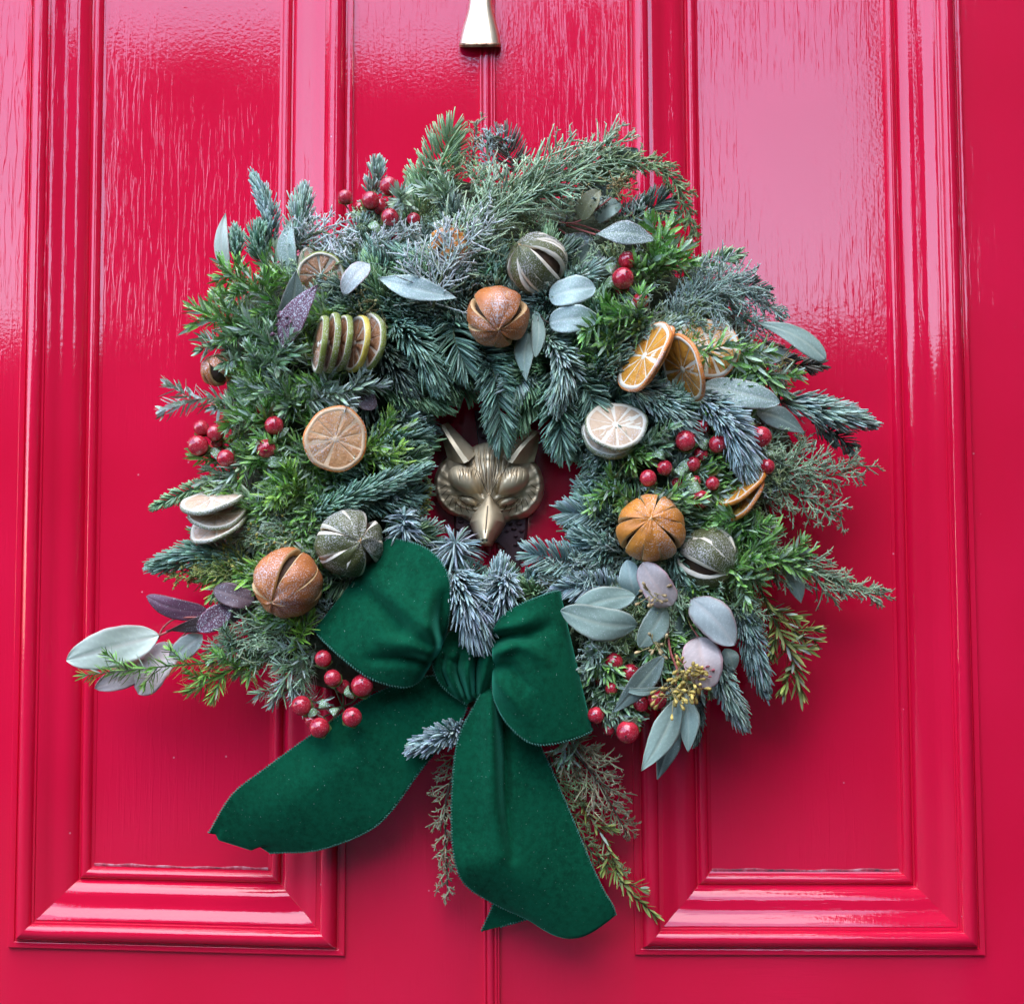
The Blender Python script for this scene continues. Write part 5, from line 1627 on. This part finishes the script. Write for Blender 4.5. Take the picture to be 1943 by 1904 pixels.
juniper([(1290, 1110, 74), (1270, 1070, 84), (1250, 1085, 84)], 48, 'juni', 'short juniper twigs under the bright orange', 0.2, 50, depth=1)
juniper([(1290, 1060, 78), (1280, 1130, 84), (1270, 1190, 84)], 44, 'juni', 'juniper twig hanging between the orange and the lime', 0.16, 40, depth=1)
juniper([(1060, 1400, 48), (1110, 1450, 50), (1150, 1510, 42), (1190, 1580, 32)], 70, 'dry', 'dry juniper twigs below the right bow loop', 0.13, 48, 'fol0', 1, stem='bark')
juniper([(1040, 1430, 44), (1060, 1500, 44), (1110, 1600, 36), (1180, 1660, 26)], 54, 'junig', 'juniper twig beside the right bow tail', 0.11, 46, 'fol0', 1, stem='bark')
juniper([(880, 1420, 40), (850, 1500, 42), (845, 1560, 36), (850, 1700, 24)], 40, 'dry', 'dry twig tips left of the right bow tail', 0.11, 48, 'fol', 1, stem='bark')
juniper([(500, 1090, 60), (420, 1075, 76), (330, 1090, 64)], 56, 'olive', 'budded cypress twigs over the left fir branch', 0.14, 40, 'fol', 1, buds=90)
juniper([(640, 1010, 66), (540, 1010, 80), (440, 1020, 74)], 56, 'juni', 'cypress twigs with yellow buds above the left orange', 0.16, 42, 'fol', 1, buds=60)
juniper([(760, 1010, 50), (790, 970, 58), (806, 920, 56)], 34, 'olive', 'yellow budded twig left of the knocker', 0.16, 32, 'fol0', 1, buds=70)
juniper([(560, 1220, 62), (500, 1200, 74), (430, 1230, 70)], 66, 'juni', 'cypress twigs under the left orange', 0.16, 46, 'fol', 1)
juniper([(640, 1180, 60), (600, 1150, 68), (580, 1190, 70)], 40, 'junib', 'short frosted twigs between the left orange and bow', 0.2, 50, 'fol2', 1)

# ------------------------------------------------------------------ narrow leaved evergreen
yew([(500, 560, 66), (450, 530, 78), (420, 500, 70)], 30, 'leafy', 'green sprig below the upright grey leaf', 0.55)
yew([(560, 600, 70), (500, 560, 86), (470, 520, 84)], 32, 'leafy', 'bright green sprig at the upper left shoulder', 0.6)
yew([(500, 650, 66), (430, 610, 76), (370, 585, 62)], 34, 'leafy', 'green sprig with pale tips at the left edge', 0.5)
yew([(560, 720, 70), (500, 640, 90), (450, 590, 86)], 32, 'green', 'frosted green sprig left of the purple leaf', 0.6, frosty=0.4)
yew([(480, 720, 68), (510, 680, 90), (560, 670, 92)], 32, 'green', 'frosted green sprig under the purple leaf', 0.6, frosty=0.45)
yew([(480, 690, 62), (430, 660, 76), (390, 640, 68)], 30, 'green', 'green sprig above the buried brown orange', 0.6)
yew([(560, 770, 70), (640, 745, 96), (720, 730, 88)], 30, 'pale', 'white frosted green sprig below the lime slice row', 0.7, 'fol3', frosty=0.5)
yew([(480, 780, 60), (400, 755, 72), (312, 778, 56)], 30, 'pale', 'frosted sprig pointing far left', 0.42, 'fol3', wpx=3.4, frosty=0.5, side=2)
yew([(600, 780, 66), (540, 750, 88), (470, 730, 84)], 32, 'green', 'green sprig right of the buried brown orange', 0.6, frosty=0.35)
yew([(560, 850, 66), (500, 800, 84), (440, 780, 78)], 34, 'leafy', 'green sprig over the left berries', 0.5, wpx=3.4)
yew([(600, 900, 66), (540, 880, 84), (460, 850, 80)], 32, 'leafy', 'green sprig between the two left berry bunches', 0.5, wpx=3.2)
yew([(640, 900, 64), (700, 840, 78), (770, 812, 72)], 32, 'lime', 'yellow green sprig right of the flat pale orange slice', 0.65)
yew([(660, 880, 70), (720, 870, 82), (760, 880, 78)], 30, 'lime', 'yellow green sprig under the flat pale orange slice', 0.65)
yew([(600, 950, 66), (545, 925, 92), (530, 940, 98)], 34, 'lime', 'bright green tuft below the flat pale orange slice', 0.8)
yew([(470, 930, 58), (430, 900, 70), (400, 890, 66)], 26, 'green', 'short green sprig under the far left berries', 0.6)
yew([(780, 390, 66), (760, 380, 86), (762, 370, 94)], 32, 'pale', 'frosted green tuft beside the upper left berries', 1.0, side=0)
yew([(860, 420, 62), (850, 370, 82), (840, 345, 84)], 34, 'pale', 'frosted green tuft left of the top juniper branch', 0.8, side=1)
yew([(1190, 640, 74), (1150, 610, 96), (1120, 600, 98)], 36, 'leafy', 'glossy green sprig left of the slanted orange slices', 0.55, wpx=3.6)
yew([(1240, 640, 76), (1200, 600, 98), (1165, 585, 100)], 36, 'leafy', 'glossy green sprig above the slanted orange slices', 0.55, wpx=3.6)
yew([(1170, 720, 70), (1150, 680, 86), (1120, 660, 84)], 32, 'leafy', 'green sprig left of the leftmost orange slice', 0.5, wpx=3.2)
yew([(1200, 560, 66), (1240, 490, 84), (1275, 420, 66)], 34, 'leafy', 'green sprig pointing up right of the upper right berries', 0.5, wpx=3.8)
yew([(1230, 540, 70), (1260, 500, 84), (1300, 470, 66)], 34, 'leafy', 'green sprig above the juniper fan', 0.5, wpx=3.6)
yew([(1280, 640, 100), (1340, 670, 104), (1400, 690, 92)], 34, 'leafy', 'green sprig lying over the round orange slice', 0.28, wpx=3.6, side=1)
yew([(1380, 650, 84), (1430, 690, 86), (1480, 740, 72)], 36, 'leafy', 'green sprig right of the round orange slice', 0.45, wpx=3.8)
yew([(1160, 880, 62), (1190, 850, 80), (1200, 880, 84)], 30, 'leafy', 'green tuft under the white centred lime slice', 0.7)
yew([(1220, 960, 64), (1160, 930, 80), (1125, 945, 76)], 30, 'leafy', 'green sprig right of the hole', 0.6)
yew([(1200, 870, 62), (1220, 840, 86), (1250, 850, 90)], 28, 'green', 'green tuft left of the largest berry bunch', 0.7)
yew([(1210, 950, 90), (1270, 945, 108), (1330, 950, 104)], 28, 'leafy', 'leafy twig across the top of the bright orange', 0.35, wpx=3.2, side=1)
yew([(1400, 1060, 64), (1410, 1000, 86), (1380, 970, 92)], 32, 'leafy', 'green sprig under the edge on orange slices', 0.6)
yew([(1380, 1100, 70), (1430, 1040, 88), (1470, 1010, 80)], 32, 'leafy', 'green sprig right of the right lime', 0.6, wpx=3.2)
yew([(1360, 1070, 88), (1400, 1090, 98), (1440, 1100, 90)], 30, 'leafy', 'green sprig overlapping the right lime', 0.5, wpx=3.2)
yew([(1380, 1110, 80), (1360, 1140, 90), (1330, 1160, 88)], 28, 'leafy', 'green twig hanging under the right lime', 0.45, side=1)
yew([(1430, 1080, 62), (1480, 1060, 76), (1530, 1050, 62)], 30, 'leafy', 'green sprig above the feathery cypress tip', 0.6)
yew([(1440, 1110, 60), (1470, 1180, 66), (1500, 1240, 52), (1520, 1312, 40)], 32, 'olive', 'olive green sprig hanging at the lower right edge', 0.4, 'fol0', 50, 3.0, 4, 0.15)
yew([(1470, 1160, 50), (1510, 1200, 50), (1545, 1215, 38)], 30, 'olive', 'thin olive sprig at the lower right edge', 0.35, 'fol0', 50, 2.2, 1, 0.1, 'bark')
yew([(1150, 1240, 58), (1165, 1280, 70), (1195, 1300, 66)], 34, 'green', 'narrow leaved sprig right of the right bow loop', 0.5, wpx=2.6)
yew([(1140, 1215, 56), (1160, 1245, 68), (1190, 1240, 68)], 32, 'pale', 'frosted sprig above the lower right berries', 0.5, wpx=2.4)
yew([(1090, 1500, 36), (1150, 1600, 36), (1185, 1680, 26), (1240, 1732, 16)], 26, 'olive', 'thin leafy twig hanging below the right bow tail', 0.3, 'fol0', 46, 2.4, 3, 0.1, 'bark')
yew([(480, 1250, 62), (330, 1262, 84), (160, 1280, 78)], 26, 'leafy', 'fine green sprig over the pale leaf at the lower left', 0.55, 'fol0', 62, 1.6, 4, 0.1)
yew([(520, 1250, 60), (440, 1270, 74), (360, 1310, 62)], 30, 'leafy', 'fine green tufts right of the lower left leaves', 0.8, 'fol0', 62, 1.7, 4, 0.15)
yew([(600, 1230, 66), (560, 1260, 84), (520, 1330, 70)], 30, 'green', 'frosted fine sprig left of the bow berries', 0.8, 'fol2', 62, 1.7, 4, 0.5)
yew([(600, 1270, 60), (560, 1310, 72), (590, 1350, 66)], 28, 'pale', 'white frosted fine sprig above the lowest left berries', 0.8, 'fol3', 62, 1.6, 3, 0.5)
yew([(560, 1240, 64), (575, 1200, 86), (590, 1170, 88)], 28, 'lime', 'bright green tuft under the left orange', 0.8, 'fol0', 60, 1.8, 1, 0.1)
yew([(470, 1240, 58), (440, 1220, 74), (400, 1230, 70)], 28, 'green', 'fine green sprig under the purple leaves', 0.8, 'fol2', 62, 1.6, 3, 0.35)
